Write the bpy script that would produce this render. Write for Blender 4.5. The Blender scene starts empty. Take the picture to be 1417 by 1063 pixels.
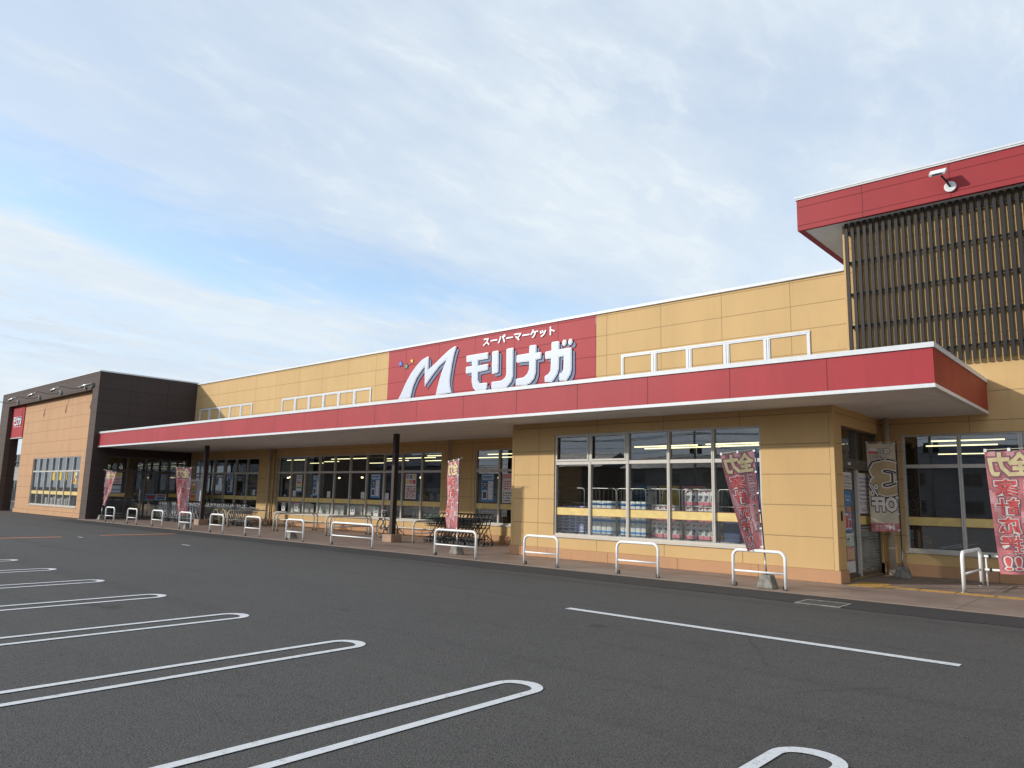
import bpy, bmesh, math, random
from mathutils import Vector, Matrix
random.seed(7)
S = bpy.context.scene
C = S.collection
R = math.radians

# ------------------------------------------------------------------ camera
YAW, PITCH, ROLL, FPX = R(41.78), R(8.669), R(1.279), 1021.5
fw = Vector((-math.sin(YAW)*math.cos(PITCH), math.cos(YAW)*math.cos(PITCH), math.sin(PITCH)))
r0 = Vector((math.cos(YAW), math.sin(YAW), 0)); u0 = r0.cross(fw)
rt = r0*math.cos(ROLL) + u0*math.sin(ROLL); up = u0*math.cos(ROLL) - r0*math.sin(ROLL)
cd = bpy.data.cameras.new('camera'); cam = bpy.data.objects.new('camera', cd); C.objects.link(cam)
cam.matrix_world = Matrix(((rt.x, up.x, -fw.x, 0), (rt.y, up.y, -fw.y, 0), (rt.z, up.z, -fw.z, 1.6), (0, 0, 0, 1)))
cd.sensor_width = 36; cd.lens = FPX/1417*36; cd.clip_start = .05; cd.clip_end = 3000
S.camera = cam
# ------------------------------------------------------------------ sky and sun
SUN = Vector((-1.6, -1.85, 1.0)).normalized()          # towards the sun
W = bpy.data.worlds.new('World'); S.world = W; W.use_nodes = True
nt = W.node_tree; nt.nodes.clear()
def wn(t, **k):
    n = nt.nodes.new(t)
    for a, b in k.items(): setattr(n, a, b)
    return n
sky = wn('ShaderNodeTexSky', sky_type='NISHITA'); sky.sun_disc = False
sky.sun_elevation = math.asin(SUN.z); sky.sun_rotation = math.atan2(SUN.x, SUN.y)
sky.air_density = 1.0; sky.dust_density = .6; sky.ozone_density = 1.5
tc = wn('ShaderNodeTexCoord'); sep = wn('ShaderNodeSeparateXYZ'); nt.links.new(tc.outputs['Generated'], sep.inputs[0])
def wm(op, a, b=None, c=None, clamp=False):
    n = wn('ShaderNodeMath', operation=op, use_clamp=clamp)
    for i, v in enumerate((a, b, c)):
        if v is None: continue
        if isinstance(v, (int, float)): n.inputs[i].default_value = v
        else: nt.links.new(v, n.inputs[i])
    return n.outputs[0]
zz = wm('ADD', wm('MAXIMUM', sep.outputs[2], 0.0), .12)
cx = wm('DIVIDE', sep.outputs[0], zz); cy = wm('DIVIDE', sep.outputs[1], zz)
comb = wn('ShaderNodeCombineXYZ'); nt.links.new(cx, comb.inputs[0]); nt.links.new(cy, comb.inputs[1])
def noise(vec, scale, detail, rough, loc=(0, 0, 0), sc=(1, 1, 1), rot=0, dist=0):
    m = wn('ShaderNodeMapping'); m.inputs['Location'].default_value = loc; m.inputs['Scale'].default_value = sc
    m.inputs['Rotation'].default_value = (0, 0, rot); nt.links.new(vec, m.inputs[0])
    n = wn('ShaderNodeTexNoise'); n.inputs['Scale'].default_value = scale; n.inputs['Detail'].default_value = detail
    n.inputs['Roughness'].default_value = rough; n.inputs['Distortion'].default_value = dist
    nt.links.new(m.outputs[0], n.inputs['Vector']); return n.outputs['Fac']
def ramp(fac, a, b):
    n = wn('ShaderNodeMapRange', interpolation_type='SMOOTHSTEP'); nt.links.new(fac, n.inputs[0])
    n.inputs[1].default_value = a; n.inputs[2].default_value = b; return n.outputs[0]
big = noise(comb.outputs[0], .9, 6, .55, (3.1, 1.7, 0), (1.3, .7, 1), R(8), .5)
wisp = noise(comb.outputs[0], 1.9, 9, .62, (5, 2, 0), (1.7, .55, 1), R(10), .8)
fine = noise(comb.outputs[0], 6, 9, .62, (1, 8, 0), (1.5, .8, 1), R(12), .5)
# a long clear streak low in the sky ahead, as weather: a curved band in the flattened sky plane
q = wm('SUBTRACT', cy, .75); mid = wm('ADD', -2.07, wm('MULTIPLY', wm('MULTIPLY', q, q), .22))
off = wm('SUBTRACT', wm('SUBTRACT', cx, mid), wm('MULTIPLY', wm('SUBTRACT', wisp, .5), .9))
clear = wm('SUBTRACT', 1.0, ramp(wm('ABSOLUTE', off), .0, .42))
clear = wm('MULTIPLY', clear, wm('SUBTRACT', 1.0, ramp(cy, 1.7, 3.0)))
veil = ramp(wm('ADD', wm('MULTIPLY', big, .55), wm('MULTIPLY', wisp, .45)), .36, .62)
cov = wm('SUBTRACT', wm('ADD', .72, wm('MULTIPLY', veil, .24)), wm('MULTIPLY', clear, .66), clamp=True)
puff = ramp(wm('ADD', wm('MULTIPLY', fine, .55), wm('MULTIPLY', wisp, .45)), .50, .62)
lowc = wm('SUBTRACT', 1.0, ramp(cx, -2.6, -1.75))
cov = wm('ADD', cov, wm('MULTIPLY', puff, wm('ADD', .10, wm('MULTIPLY', lowc, .55))), clamp=True)
cov = wm('ADD', cov, wm('MULTIPLY', wm('SUBTRACT', 1.0, ramp(sep.outputs[2], -.02, .22)), .35), clamp=True)
SKYGAIN = 1.75
gain = wn('ShaderNodeMix', data_type='RGBA', blend_type='MULTIPLY'); gain.inputs[0].default_value = 1
nt.links.new(sky.outputs[0], gain.inputs[6]); gain.inputs[7].default_value = (SKYGAIN*1.03, SKYGAIN*1.0, SKYGAIN*.97, 1)
shade = wn('ShaderNodeMix', data_type='RGBA'); nt.links.new(ramp(wm('ADD', wm('MULTIPLY', fine, .25), wm('MULTIPLY', big, .75)), .36, .64), shade.inputs[0])
shade.inputs[6].default_value = (4.45, 5.12, 5.95, 1); shade.inputs[7].default_value = (5.35, 5.9, 6.3, 1)
mix = wn('ShaderNodeMix', data_type='RGBA'); nt.links.new(cov, mix.inputs[0])
nt.links.new(gain.outputs[2], mix.inputs[6]); nt.links.new(shade.outputs[2], mix.inputs[7])
bg = wn('ShaderNodeBackground'); bg.inputs[1].default_value = .10; nt.links.new(mix.outputs[2], bg.inputs[0])
wo = wn('ShaderNodeOutputWorld'); nt.links.new(bg.outputs[0], wo.inputs[0])
sl = bpy.data.lights.new('sun', 'SUN'); sl.energy = 2.15; sl.angle = R(1.2); sl.color = (1, .95, .87)
so = bpy.data.objects.new('sun', sl); C.objects.link(so); so.location = SUN*60
so.rotation_euler = (-SUN).to_track_quat('-Z', 'Y').to_euler()
vs = S.view_settings; vs.view_transform = 'Standard'; vs.look = 'None'; vs.exposure = 0.60; vs.gamma = 1; vs.use_curve_mapping = False
S.cycles.max_bounces = 7; S.cycles.transparent_max_bounces = 12; S.cycles.caustics_reflective = False; S.cycles.caustics_refractive = False
S.cycles.sample_clamp_indirect = 4

# ------------------------------------------------------------------ materials
class NM:
    def __init__(s, name):
        s.m = bpy.data.materials.new(name); s.m.use_nodes = True; s.t = s.m.node_tree
        s.p = s.t.nodes['Principled BSDF']; s.out = s.t.nodes['Material Output']
    def n(s, t, **k):
        n = s.t.nodes.new(t)
        for a, b in k.items(): setattr(n, a, b)
        return n
    def l(s, a, b): s.t.links.new(a, b)
    def math(s, op, a, b=None, clamp=False):
        n = s.n('ShaderNodeMath', operation=op, use_clamp=clamp)
        for i, v in enumerate((a, b)):
            if v is None: continue
            if isinstance(v, (int, float)): n.inputs[i].default_value = v
            else: s.l(v, n.inputs[i])
        return n.outputs[0]
    def noise(s, vec, scale, detail=4, rough=.55, sc=(1, 1, 1)):
        m = s.n('ShaderNodeMapping'); m.inputs['Scale'].default_value = sc; s.l(vec, m.inputs[0])
        n = s.n('ShaderNodeTexNoise'); n.inputs['Scale'].default_value = scale; n.inputs['Detail'].default_value = detail
        n.inputs['Roughness'].default_value = rough; s.l(m.outputs[0], n.inputs['Vector']); return n.outputs['Fac']
    def ramp(s, f, a, b, c=0, d=1):
        n = s.n('ShaderNodeMapRange', interpolation_type='SMOOTHSTEP'); s.l(f, n.inputs[0])
        for i, v in zip((1, 2, 3, 4), (a, b, c, d)): n.inputs[i].default_value = v
        return n.outputs[0]
    def mixc(s, f, a, b, mode='MIX'):
        n = s.n('ShaderNodeMix', data_type='RGBA', blend_type=mode)
        for i, v in zip((0, 6, 7), (f, a, b)):
            if isinstance(v, (int, float)): n.inputs[i].default_value = v
            elif isinstance(v, tuple): n.inputs[i].default_value = v + (1,)
            else: s.l(v, n.inputs[i])
        return n.outputs[2]
    def bump(s, h, strength, dist=.01):
        n = s.n('ShaderNodeBump'); n.inputs['Strength'].default_value = strength; n.inputs['Distance'].default_value = dist
        s.l(h, n.inputs['Height']); s.l(n.outputs[0], s.p.inputs['Normal'])
    def pos(s): return s.n('ShaderNodeNewGeometry').outputs['Position']
    def obj(s): return s.n('ShaderNodeTexCoord').outputs['Object']
def plain(name, col, rough=.5, metal=0, var=.08, scale=6, spec=None, bump=0):
    a = NM(name); p = a.p; o = a.obj()
    f = a.ramp(a.noise(o, scale, 5), .3, .7)
    c2 = tuple(max(0, c*(1-var*2)) for c in col)
    a.l(a.mixc(f, c2, col), p.inputs['Base Color']); p.inputs['Roughness'].default_value = rough; p.inputs['Metallic'].default_value = metal
    if spec is not None: p.inputs['Specular IOR Level'].default_value = spec
    if bump: a.bump(a.noise(o, scale*30, 3), bump, .002)
    return a.m
def emit(name, col, st):
    a = NM(name); a.p.inputs['Base Color'].default_value = col+(1,); a.p.inputs['Emission Color'].default_value = col+(1,)
    a.p.inputs['Emission Strength'].default_value = st; return a.m
def panel(name, col, axis='X', step=1.966, off=-5.3, zstep=.6525, zoff=.25, groove=.010, dark=.58, var=.06, rough=.75, stain=.10, zlines=None):
    a = NM(name); P = a.pos(); sp = a.n('ShaderNodeSeparateXYZ'); a.l(P, sp.inputs[0])
    u = sp.outputs[0 if axis == 'X' else 1]; z = sp.outputs[2]
    def dist(c, st, of):
        q = a.math('DIVIDE', a.math('SUBTRACT', c, of), st)
        fr = a.math('FRACT', a.math('ADD', q, 100.5))
        return a.math('MULTIPLY', a.math('ABSOLUTE', a.math('SUBTRACT', fr, .5)), st)
    d = None
    if step: d = dist(u, step, off)
    if zstep:
        dz = dist(z, zstep, zoff); d = dz if d is None else a.math('MINIMUM', d, dz)
    for zl in (zlines or []):
        dz = a.math('ABSOLUTE', a.math('SUBTRACT', z, zl)); d = dz if d is None else a.math('MINIMUM', d, dz)
    if d is None: d = a.math('ADD', u, 500)
    lip = a.ramp(d, groove*.5, groove*1.3)                # 0 in the joint
    n1 = a.noise(P, .9, 6, .6, (1, 1, .35)); n2 = a.noise(P, 40, 4, .6); n3 = a.noise(P, 3.5, 5, .6, (1.4, 1.4, .12))
    base = a.mixc(a.ramp(n1, .3, .7), tuple(c*(1-var) for c in col), tuple(min(1, c*(1+var*.6)) for c in col))
    # each cladding board a hair different
    cell = a.n('ShaderNodeTexWhiteNoise', noise_dimensions='2D'); cv = a.n('ShaderNodeCombineXYZ')
    a.l(a.math('FLOOR', a.math('DIVIDE', a.math('SUBTRACT', u, off), step or 50)), cv.inputs[0])
    a.l(a.math('FLOOR', a.math('DIVIDE', a.math('SUBTRACT', z, zoff), zstep or 50)), cv.inputs[1]); a.l(cv.outputs[0], cell.inputs['Vector'])
    base = a.mixc(a.math('MULTIPLY', cell.outputs[0], .10), base, tuple(c*.8 for c in col))
    base = a.mixc(a.math('MULTIPLY', a.ramp(n3, .52, .75), stain), base, tuple(c*.45 for c in col))
    base = a.mixc(lip, tuple(c*dark for c in col), base)
    a.l(base, a.p.inputs['Base Color']); a.p.inputs['Roughness'].default_value = rough; a.p.inputs['Specular IOR Level'].default_value = .3
    h = a.math('ADD', a.math('MULTIPLY', lip, 1.0), a.math('MULTIPLY', n2, .12))
    a.bump(h, .6, .008)
    return a.m
M = {}
CREAM = (.62, .412, .188)
M['cream'] = panel('cream_cladding', CREAM)
M['cream_side'] = panel('cream_cladding_side', CREAM, axis='Y', step=30, off=3)
M['tower_wall'] = panel('tower_cladding', CREAM)
M['peach'] = panel('peach_plinth', (.52, .29, .155), step=1.966, off=-6.9, zstep=None, stain=.25)
M['peach_side'] = panel('peach_plinth_side', (.52, .29, .155), axis='Y', step=30, off=3, zstep=None, stain=.25)
M['tan'] = panel('tan_cladding', (.56, .325, .175), step=1.95, off=-43.9, zstep=.66, zoff=.22, stain=.18)
RED = (.40, .036, .046)
M['red'] = panel('red_fascia', RED, step=1.966, off=-4.75, zstep=None, dark=.5, var=.09, rough=.5, stain=.16)
M['red_side'] = panel('red_fascia_weathered', (.36, .05, .03), axis='Y', step=2.1, off=14.6, zstep=None, dark=.5, var=.2, rough=.6, stain=.45)
M['red_sign'] = panel('red_sign_boards', RED, dark=.55, var=.04, rough=.55, stain=.04)
M['red_tower'] = panel('red_tower_fascia', (.34, .033, .038), step=1.92, off=-5.21, zstep=None, zlines=[8.80, 9.30], dark=.5, rough=.55, stain=.05)
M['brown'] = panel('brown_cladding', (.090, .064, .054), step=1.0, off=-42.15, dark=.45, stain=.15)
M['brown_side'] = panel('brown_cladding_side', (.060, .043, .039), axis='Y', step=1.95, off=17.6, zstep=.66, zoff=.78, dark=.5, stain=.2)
M['cap'] = plain('white_metal_trim', (.72, .74, .76), .35, .0, .04)
M['soffit'] = plain('soffit_board', (.80, .82, .84), .8, 0, .05, 2)
M['alu'] = plain('aluminium_frame', (.58, .55, .50), .45, .08, .05)
M['bronze'] = plain('bronze_frame', (.16, .135, .115), .4, .5, .05)
M['band'] = plain('yellow_safety_band', (.80, .60, .22), .5)
M['bandred'] = plain('dark_red_trim', (.12, .02, .02), .5)
M['white'] = plain('white_paint', (.82, .83, .84), .3, 0, .03)
def worn_white(name, col):
    a = NM(name); P = a.pos(); n = a.noise(P, 14, 8, .7); n2 = a.noise(P, 130, 4, .6)
    f = a.math('MULTIPLY', a.ramp(n, .55, .72), .6); f2 = a.ramp(a.math('ADD', a.math('MULTIPLY', n2, .7), a.math('MULTIPLY', n, .3)), .55, .64, 0, .85)
    c = a.mixc(a.math('MAXIMUM', f, f2), col, (.10, .10, .10)); a.l(c, a.p.inputs['Base Color'])
    a.p.inputs['Roughness'].default_value = .7; a.bump(n2, .5, .004); return a.m
def railmat():
    a = NM('white_rail_paint'); P = a.pos(); sp = a.n('ShaderNodeSeparateXYZ'); a.l(P, sp.inputs[0])
    n = a.noise(P, 16, 5, .65); c = a.mixc(a.ramp(n, .58, .66, 0, .35), (.90, .91, .91), (.62, .60, .56))
    n2 = a.noise(P, 45, 5, .7); low = a.ramp(sp.outputs[2], .16, .0); f = a.math('MULTIPLY', a.ramp(n2, .46, .58), low)
    f2 = a.ramp(a.noise(P, 9, 6, .7), .70, .76, 0, .8); c = a.mixc(a.math('MAXIMUM', f, f2), c, (.22, .10, .05))
    a.l(c, a.p.inputs['Base Color']); a.p.inputs['Roughness'].default_value = .55; return a.m
M['rail'] = railmat()
M['marking'] = worn_white('road_marking_white', (.60, .61, .62))
M['orange'] = worn_white('road_marking_orange', (.62, .22, .09))
M['column'] = plain('dark_brown_steel', (.045, .032, .030), .45, .1)
M['concrete'] = plain('concrete', (.30, .28, .24), .9, 0, .25, 9, bump=.6)
M['peachblock'] = plain('painted_concrete', (.45, .30, .21), .85, 0, .1, 7)
M['black'] = plain('black_rubber', (.02, .02, .02), .6)
M['dgrey'] = plain('dark_grey_metal', (.045, .047, .05), .4, .5)
M['steel'] = plain('galvanised_steel', (.42, .43, .42), .35, .8, .1)
M['chrome'] = plain('cart_wire', (.26, .27, .28), .35, .5, .1)
M['pole'] = plain('navy_pole', (.02, .05, .13), .35)
M['clip'] = plain('white_plastic', (.8, .8, .8), .4)
M['barbeige'] = plain('cream_bar', (.6, .55, .38), .4)
M['pipe'] = plain('beige_pvc', (.52, .43, .33), .5, 0, .05)
M['pipedark'] = plain('brown_pvc', (.24, .19, .14), .5, 0, .05)
M['railgrey'] = plain('aged_rail', (.68, .65, .59), .45, .0, .1)
M['letter'] = plain('letter_face', (.56, .62, .71), .4, 0, .02)
M['letterrim'] = plain('letter_rim', (.86, .89, .92), .35, 0, .02)
M['lettershade'] = plain('letter_shade', (.10, .14, .26), .5, 0, .05)
M['starblue'] = plain('star_blue', (.05, .22, .72), .4); M['stargreen'] = plain('star_green', (.03, .32, .17), .4); M['staryellow'] = plain('star_yellow', (.85, .60, .05), .4)
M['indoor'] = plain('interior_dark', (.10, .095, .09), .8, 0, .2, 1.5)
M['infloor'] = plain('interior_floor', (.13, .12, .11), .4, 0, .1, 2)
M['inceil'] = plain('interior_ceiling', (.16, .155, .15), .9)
M['shelf'] = plain('shelf_metal', (.16, .16, .155), .5)
M['lamp'] = emit('fluorescent_tube', (1, .93, .52), 1.3)
M['spot'] = emit('ceiling_spot', (1, .75, .42), 3.5)
M['tactile'] = plain('tactile_yellow', (.46, .27, .07), .8, 0, .15, 12)
M['blind'] = plain('roller_shutter', (.035, .03, .028), .7)
M['roof'] = plain('flat_roof', (.25, .25, .25), .9)
def glass(name, ior, tint, refl=1.0):
    a = NM(name); a.t.nodes.remove(a.p)
    tr = a.n('ShaderNodeBsdfTransparent'); tr.inputs[0].default_value = tint+(1,)
    gl = a.n('ShaderNodeBsdfGlossy'); gl.inputs['Roughness'].default_value = .0; gl.inputs[0].default_value = (.95, .97, 1, 1)
    lw = a.n('ShaderNodeLayerWeight'); lw.inputs[0].default_value = .5
    f0 = ((ior-1)/(ior+1))**2*1.35; fr = a.math('ADD', a.math('MULTIPLY', a.math('POWER', lw.outputs['Facing'], 4.2), 1-f0), f0)
    bm = a.n('ShaderNodeBump'); bm.inputs['Strength'].default_value = .25; bm.inputs['Distance'].default_value = .004
    a.l(a.noise(a.pos(), .9, 2, .4), bm.inputs['Height']); a.l(bm.outputs[0], gl.inputs['Normal'])
    mx = a.n('ShaderNodeMixShader'); a.l(fr, mx.inputs[0]); a.l(tr.outputs[0], mx.inputs[1]); a.l(gl.outputs[0], mx.inputs[2])
    a.l(mx.outputs[0], a.out.inputs[0]); return a.m
M['glass'] = glass('window_glass', 2.05, (.95, .96, .95))
M['frost'] = plain('frosted_glass', (.30, .33, .32), .35, 0, .3, 5)

def asphalt(name, base, patch):
    a = NM(name); P = a.pos()
    big = a.noise(P, .18, 6, .6); mid = a.noise(P, 1.3, 6, .65); fine = a.noise(P, 55, 6, .7); spk = a.n('ShaderNodeTexVoronoi')
    spk.inputs['Scale'].default_value = 70; a.l(P, spk.inputs['Vector'])
    c = a.mixc(a.ramp(big, .3, .7), base, patch)
    c = a.mixc(a.math('MULTIPLY', a.ramp(mid, .50, .72), .28), c, tuple(x*.62 for x in base))
    c = a.mixc(a.ramp(fine, .40, .66, 0, .62), c, tuple(min(1, x*2.3) for x in base))
    c = a.mixc(a.ramp(fine, .47, .34, 0, .6), c, tuple(x*.35 for x in base))
    c = a.mixc(a.ramp(spk.outputs['Distance'], .16, .05, 0, .55), c, (.26, .25, .24))
    # streaks of traffic wear along the aisle, oil spots
    st = a.noise(P, .9, 4, .5, (.12, 1.6, 1)); c = a.mixc(a.ramp(st, .55, .75, 0, .22), c, tuple(x*1.7 for x in base))
    tw = a.noise(P, .5, 5, .55, (.05, 2.6, 1)); c = a.mixc(a.ramp(tw, .54, .66, 0, .26), c, tuple(x*.55 for x in base))
    gs = a.noise(P, 4.5, 7, .7); c = a.mixc(a.ramp(gs, .42, .62, 0, .30), c, tuple(x*1.55 for x in base))
    oil = a.noise(P, .75, 3, .5, (1, 1.4, 1)); c = a.mixc(a.ramp(oil, .68, .76, 0, .5), c, tuple(x*.4 for x in base))
    a.l(c, a.p.inputs['Base Color']); a.p.inputs['Roughness'].default_value = .85; a.p.inputs['Specular IOR Level'].default_value = .35
    a.bump(a.math('ADD', fine, a.math('MULTIPLY', spk.outputs['Distance'], .6)), .9, .012)
    return a.m
M['asphalt'] = asphalt('asphalt', (.055, .0520, .0490), (.068, .064, .060))
M['asphalt_new'] = asphalt('asphalt_dark_strip', (.034, .032, .031), (.043, .041, .039))
def paving():
    a = NM('brown_paving'); P = a.pos(); n = a.noise(P, 1.1, 6, .6); f = a.noise(P, 60, 4, .6)
    c = a.mixc(a.ramp(n, .3, .72), (.21, .150, .122), (.29, .215, .178))
    c = a.mixc(a.ramp(a.noise(P, 3, 5, .6), .55, .8, 0, .5), c, (.16, .12, .10)); c = a.mixc(a.ramp(f, .5, .7, 0, .25), c, (.32, .24, .2))
    sp = a.n('ShaderNodeSeparateXYZ'); a.l(P, sp.inputs[0])
    q = a.math('FRACT', a.math('ADD', a.math('DIVIDE', sp.outputs[0], 3.9), 50.2)); ln = a.ramp(a.math('ABSOLUTE', a.math('SUBTRACT', q, .5)), .0012, .0028)
    c = a.mixc(ln, (.08, .06, .05), c)
    a.l(c, a.p.inputs['Base Color']); a.p.inputs['Roughness'].default_value = .62; a.bump(f, .3, .004); return a.m
M['paving'] = paving()

# ------------------------------------------------------------------ mesh builder
class MB:
    def __init__(s): s.v = []; s.f = []; s.mi = []; s.sm = []
    def quad(s, pts, m=0, smooth=False):
        b = len(s.v); s.v += [tuple(p) for p in pts]; s.f.append(tuple(range(b, b+len(pts)))); s.mi.append(m); s.sm.append(smooth); return s
    def box(s, x0, x1, y0, y1, z0, z1, m=0):
        b = len(s.v); s.v += [(x, y, z) for z in (z0, z1) for y in (y0, y1) for x in (x0, x1)]
        for f in ((0, 2, 3, 1), (4, 5, 7, 6), (0, 1, 5, 4), (1, 3, 7, 5), (3, 2, 6, 7), (2, 0, 4, 6)):
            s.f.append(tuple(b+i for i in f)); s.mi.append(m); s.sm.append(False)
        return s
    def frustum(s, cx, cy, z0, z1, a0, b0, a1, b1, m=0):
        b = len(s.v)
        for z, a, c in ((z0, a0, b0), (z1, a1, b1)): s.v += [(cx-a, cy-c, z), (cx+a, cy-c, z), (cx+a, cy+c, z), (cx-a, cy+c, z)]
        for f in ((3, 2, 1, 0), (4, 5, 6, 7), (0, 1, 5, 4), (1, 2, 6, 5), (2, 3, 7, 6), (3, 0, 4, 7)):
            s.f.append(tuple(b+i for i in f)); s.mi.append(m); s.sm.append(False)
        return s
    def tube(s, path, r, n=8, m=0, closed=False):
        P = [Vector(p) for p in path]; k = len(P); b = len(s.v); prev = None
        for i, p in enumerate(P):
            if closed: t = (P[(i+1) % k]-P[i-1]).normalized()
            else: t = (P[min(i+1, k-1)]-P[max(i-1, 0)]).normalized()
            if prev is None:
                a = Vector((0, 0, 1)) if abs(t.z) < .9 else Vector((1, 0, 0)); u = t.cross(a).normalized()
            else: u = (prev - t*prev.dot(t)).normalized()
            prev = u; w = t.cross(u)
            rr = r[i] if isinstance(r, (list, tuple)) else r
            for j in range(n):
                an = 2*math.pi*j/n; s.v.append(tuple(p+u*math.cos(an)*rr+w*math.sin(an)*rr))
        for i in range(k if closed else k-1):
            for j in range(n):
                c, d = (i+1) % k, (j+1) % n
                s.f.append((b+i*n+j, b+i*n+d, b+c*n+d, b+c*n+j)); s.mi.append(m); s.sm.append(n > 4)
        if not closed:
            s.f.append(tuple(b+j for j in range(n))[::-1]); s.mi.append(m); s.sm.append(False)
            s.f.append(tuple(b+(k-1)*n+j for j in range(n))); s.mi.append(m); s.sm.append(False)
        return s
    def disc(s, c, ax, r, th, n=20, m=0):
        c = Vector(c); ax = Vector(ax).normalized(); return s.tube([c-ax*th/2, c+ax*th/2], r, n, m)
    def map(s, fn): s.v = [tuple(fn(Vector(p))) for p in s.v]; return s
    def build(s, name, mats, parent=None, recalc=True, bevel=0):
        me = bpy.data.meshes.new(name); me.from_pydata(s.v, [], s.f)
        if not isinstance(mats, (list, tuple)): mats = [mats]
        for m in mats: me.materials.append(m)
        for i, p in enumerate(me.polygons): p.material_index = s.mi[i]; p.use_smooth = s.sm[i]
        if recalc:
            bm = bmesh.new(); bm.from_mesh(me); bmesh.ops.recalc_face_normals(bm, faces=bm.faces); bm.to_mesh(me); bm.free()
        me.update()
        o = bpy.data.objects.new(name, me); C.objects.link(o)
        if parent is not None:
            o.parent = parent
        if bevel:
            b = o.modifiers.new('bevel', 'BEVEL'); b.width = bevel; b.segments = 2; b.limit_method = 'ANGLE'
        return o
def tag(o, label=None, cat=None, group=None, kind=None):
    if label: o['label'] = label
    if cat: o['category'] = cat
    if group: o['group'] = group
    if kind: o['kind'] = kind
    return o
def thing(name, label, cat, loc=(0, 0, 0), rz=0, group=None):
    o = bpy.data.objects.new(name, None); C.objects.link(o); o.location = loc; o.rotation_euler = (0, 0, rz); o.empty_display_size = .2
    return tag(o, label, cat, group)
def wpart(mb, name, mats, parent, root=None, **k):      # a part given in world coordinates under a root that stands somewhere
    r = root or parent; off = Vector(r.location)
    if parent is r: mb.map(lambda p: p-off)
    else: mb.map(lambda p: p-off)
    return mb.build(name, mats, parent, **k)
def copy_tree(o, parent=None, loc=None, rz=None, label=None):
    c = o.copy(); C.objects.link(c); c.parent = parent
    if loc is not None: c.location = loc
    if rz is not None: c.rotation_euler = (0, 0, rz)
    if label: c['label'] = label
    for ch in list(o.children): copy_tree(ch, c)
    return c
def textpolys(body, bold=0.0, extrude=0.0, res=4):
    c = bpy.data.curves.new('t', 'FONT'); c.body = body; c.offset = bold; c.extrude = extrude; c.resolution_u = res
    o = bpy.data.objects.new('t', c); C.objects.link(o)
    dg = bpy.context.evaluated_depsgraph_get(); me = o.evaluated_get(dg).to_mesh()
    v = [tuple(p.co) for p in me.vertices]; f = [tuple(p.vertices) for p in me.polygons]
    o.evaluated_get(dg).to_mesh_clear(); bpy.data.objects.remove(o); bpy.data.curves.remove(c)
    return v, f
def fit_text(mb, body, x0, x1, z0, z1, fn, m=0, bold=0.0, extrude=0.0, expand=0.0, mirror=False, res=3):
    """text scaled into the rectangle x0..x1, z0..z1 and mapped by fn(x, z, depth)"""
    v0, _ = textpolys(body, 0, 0, 2)
    ax, bx = min(p[0] for p in v0), max(p[0] for p in v0); az, bz = min(p[1] for p in v0), max(p[1] for p in v0)
    v, f = textpolys(body, bold+expand, extrude, res)
    sx = (x1-x0)/(bx-ax); sz = (z1-z0)/(bz-az)
    b = len(mb.v)
    for p in v:
        t = (p[0]-ax)*sx
        mb.v.append(tuple(fn(x1-t if mirror else x0+t, z0+(p[1]-az)*sz, p[2])))
    for q in f: mb.f.append(tuple(b+i for i in q)); mb.mi.append(m); mb.sm.append(False)
    return mb

# ------------------------------------------------------------------ ground
def sheet(name, rects, z, mat, kind='structure'):
    mb = MB()
    for (x0, x1, y0, y1) in rects: mb.quad([(x0, y0, z), (x1, y0, z), (x1, y1, z), (x0, y1, z)])
    o = mb.build(name, mat, recalc=False); o['kind'] = kind; return o
sheet('ground', [(-1500, 1500, -1500, 1500)], -.024, M['asphalt'])
mb = MB(); rs = random.Random(3); N_ = 260; ys = [12.52+rs.uniform(-.03, .03)+.04*math.sin(i*.11)+.03*math.sin(i*.37) for i in range(N_+1)]
for i in range(N_):
    xa, xb = -41.4+66.4*i/N_, -41.4+66.4*(i+1)/N_; mb.quad([(xa, ys[i], -.019), (xb, ys[i+1], -.019), (xb, 13.68, -.019), (xa, 13.68, -.019)])
o = mb.build('asphalt_strip', M['asphalt_new'], recalc=False); o['kind'] = 'structure'
mb = MB(); mb.box(-41.33, 25, 13.68, 19.6, -.20, 0)
pv = mb.build('pavement', M['paving']); pv['kind'] = 'structure'
mb = MB(); mb.box(-41.33, 25, 13.665, 13.679, -.15, .001); k = mb.build('kerb', plain('kerb_edge', (.25, .19, .15), .8, 0, .1)); k['kind'] = 'structure'
# stall loops: two lines joined by a round end
def loop(mb, cx, tip, y0, w=.49, t=.088):
    ro, ri = w/2, w/2-t; cy = tip-ro; z = -.017; n = 14
    out = [(cx-ro, y0)]+[(cx-ro*math.cos(math.pi*i/n), cy+ro*math.sin(math.pi*i/n)*1.0) for i in range(n+1)]+[(cx+ro, y0)]
    inn = [(cx-ri, y0)]+[(cx-ri*math.cos(math.pi*i/n), cy+(ri-.035)*math.sin(math.pi*i/n)) for i in range(n+1)]+[(cx+ri, y0)]
    for i in range(len(out)-1): mb.quad([inn[i]+(z,), out[i]+(z,), out[i+1]+(z,), inn[i+1]+(z,)])
for cx_ in (-1.90, -4.38, -6.86, -9.33, -11.80, -14.27, -16.74, -19.2, -21.7, .57):
    mb = MB(); loop(mb, cx_, 5.27, .1); o = mb.build('stall_line', M['marking'], recalc=False); o['kind'] = 'structure'
sheet('aisle_line', [(-6.88, -1.80, 8.98, 9.12)], -.0175, M['marking'])
sheet('orange_line', [(-27.62, -27.40, 9.9, 12.45), (-27.3, -27.08, 5.4, 8.6)], -.0176, M['orange'])
sheet('faint_line', [(-22.1, -21.6, 10.2, 10.28), (-27.0, -26.6, 9.0, 9.08)], -.0174, M['marking'])
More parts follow.
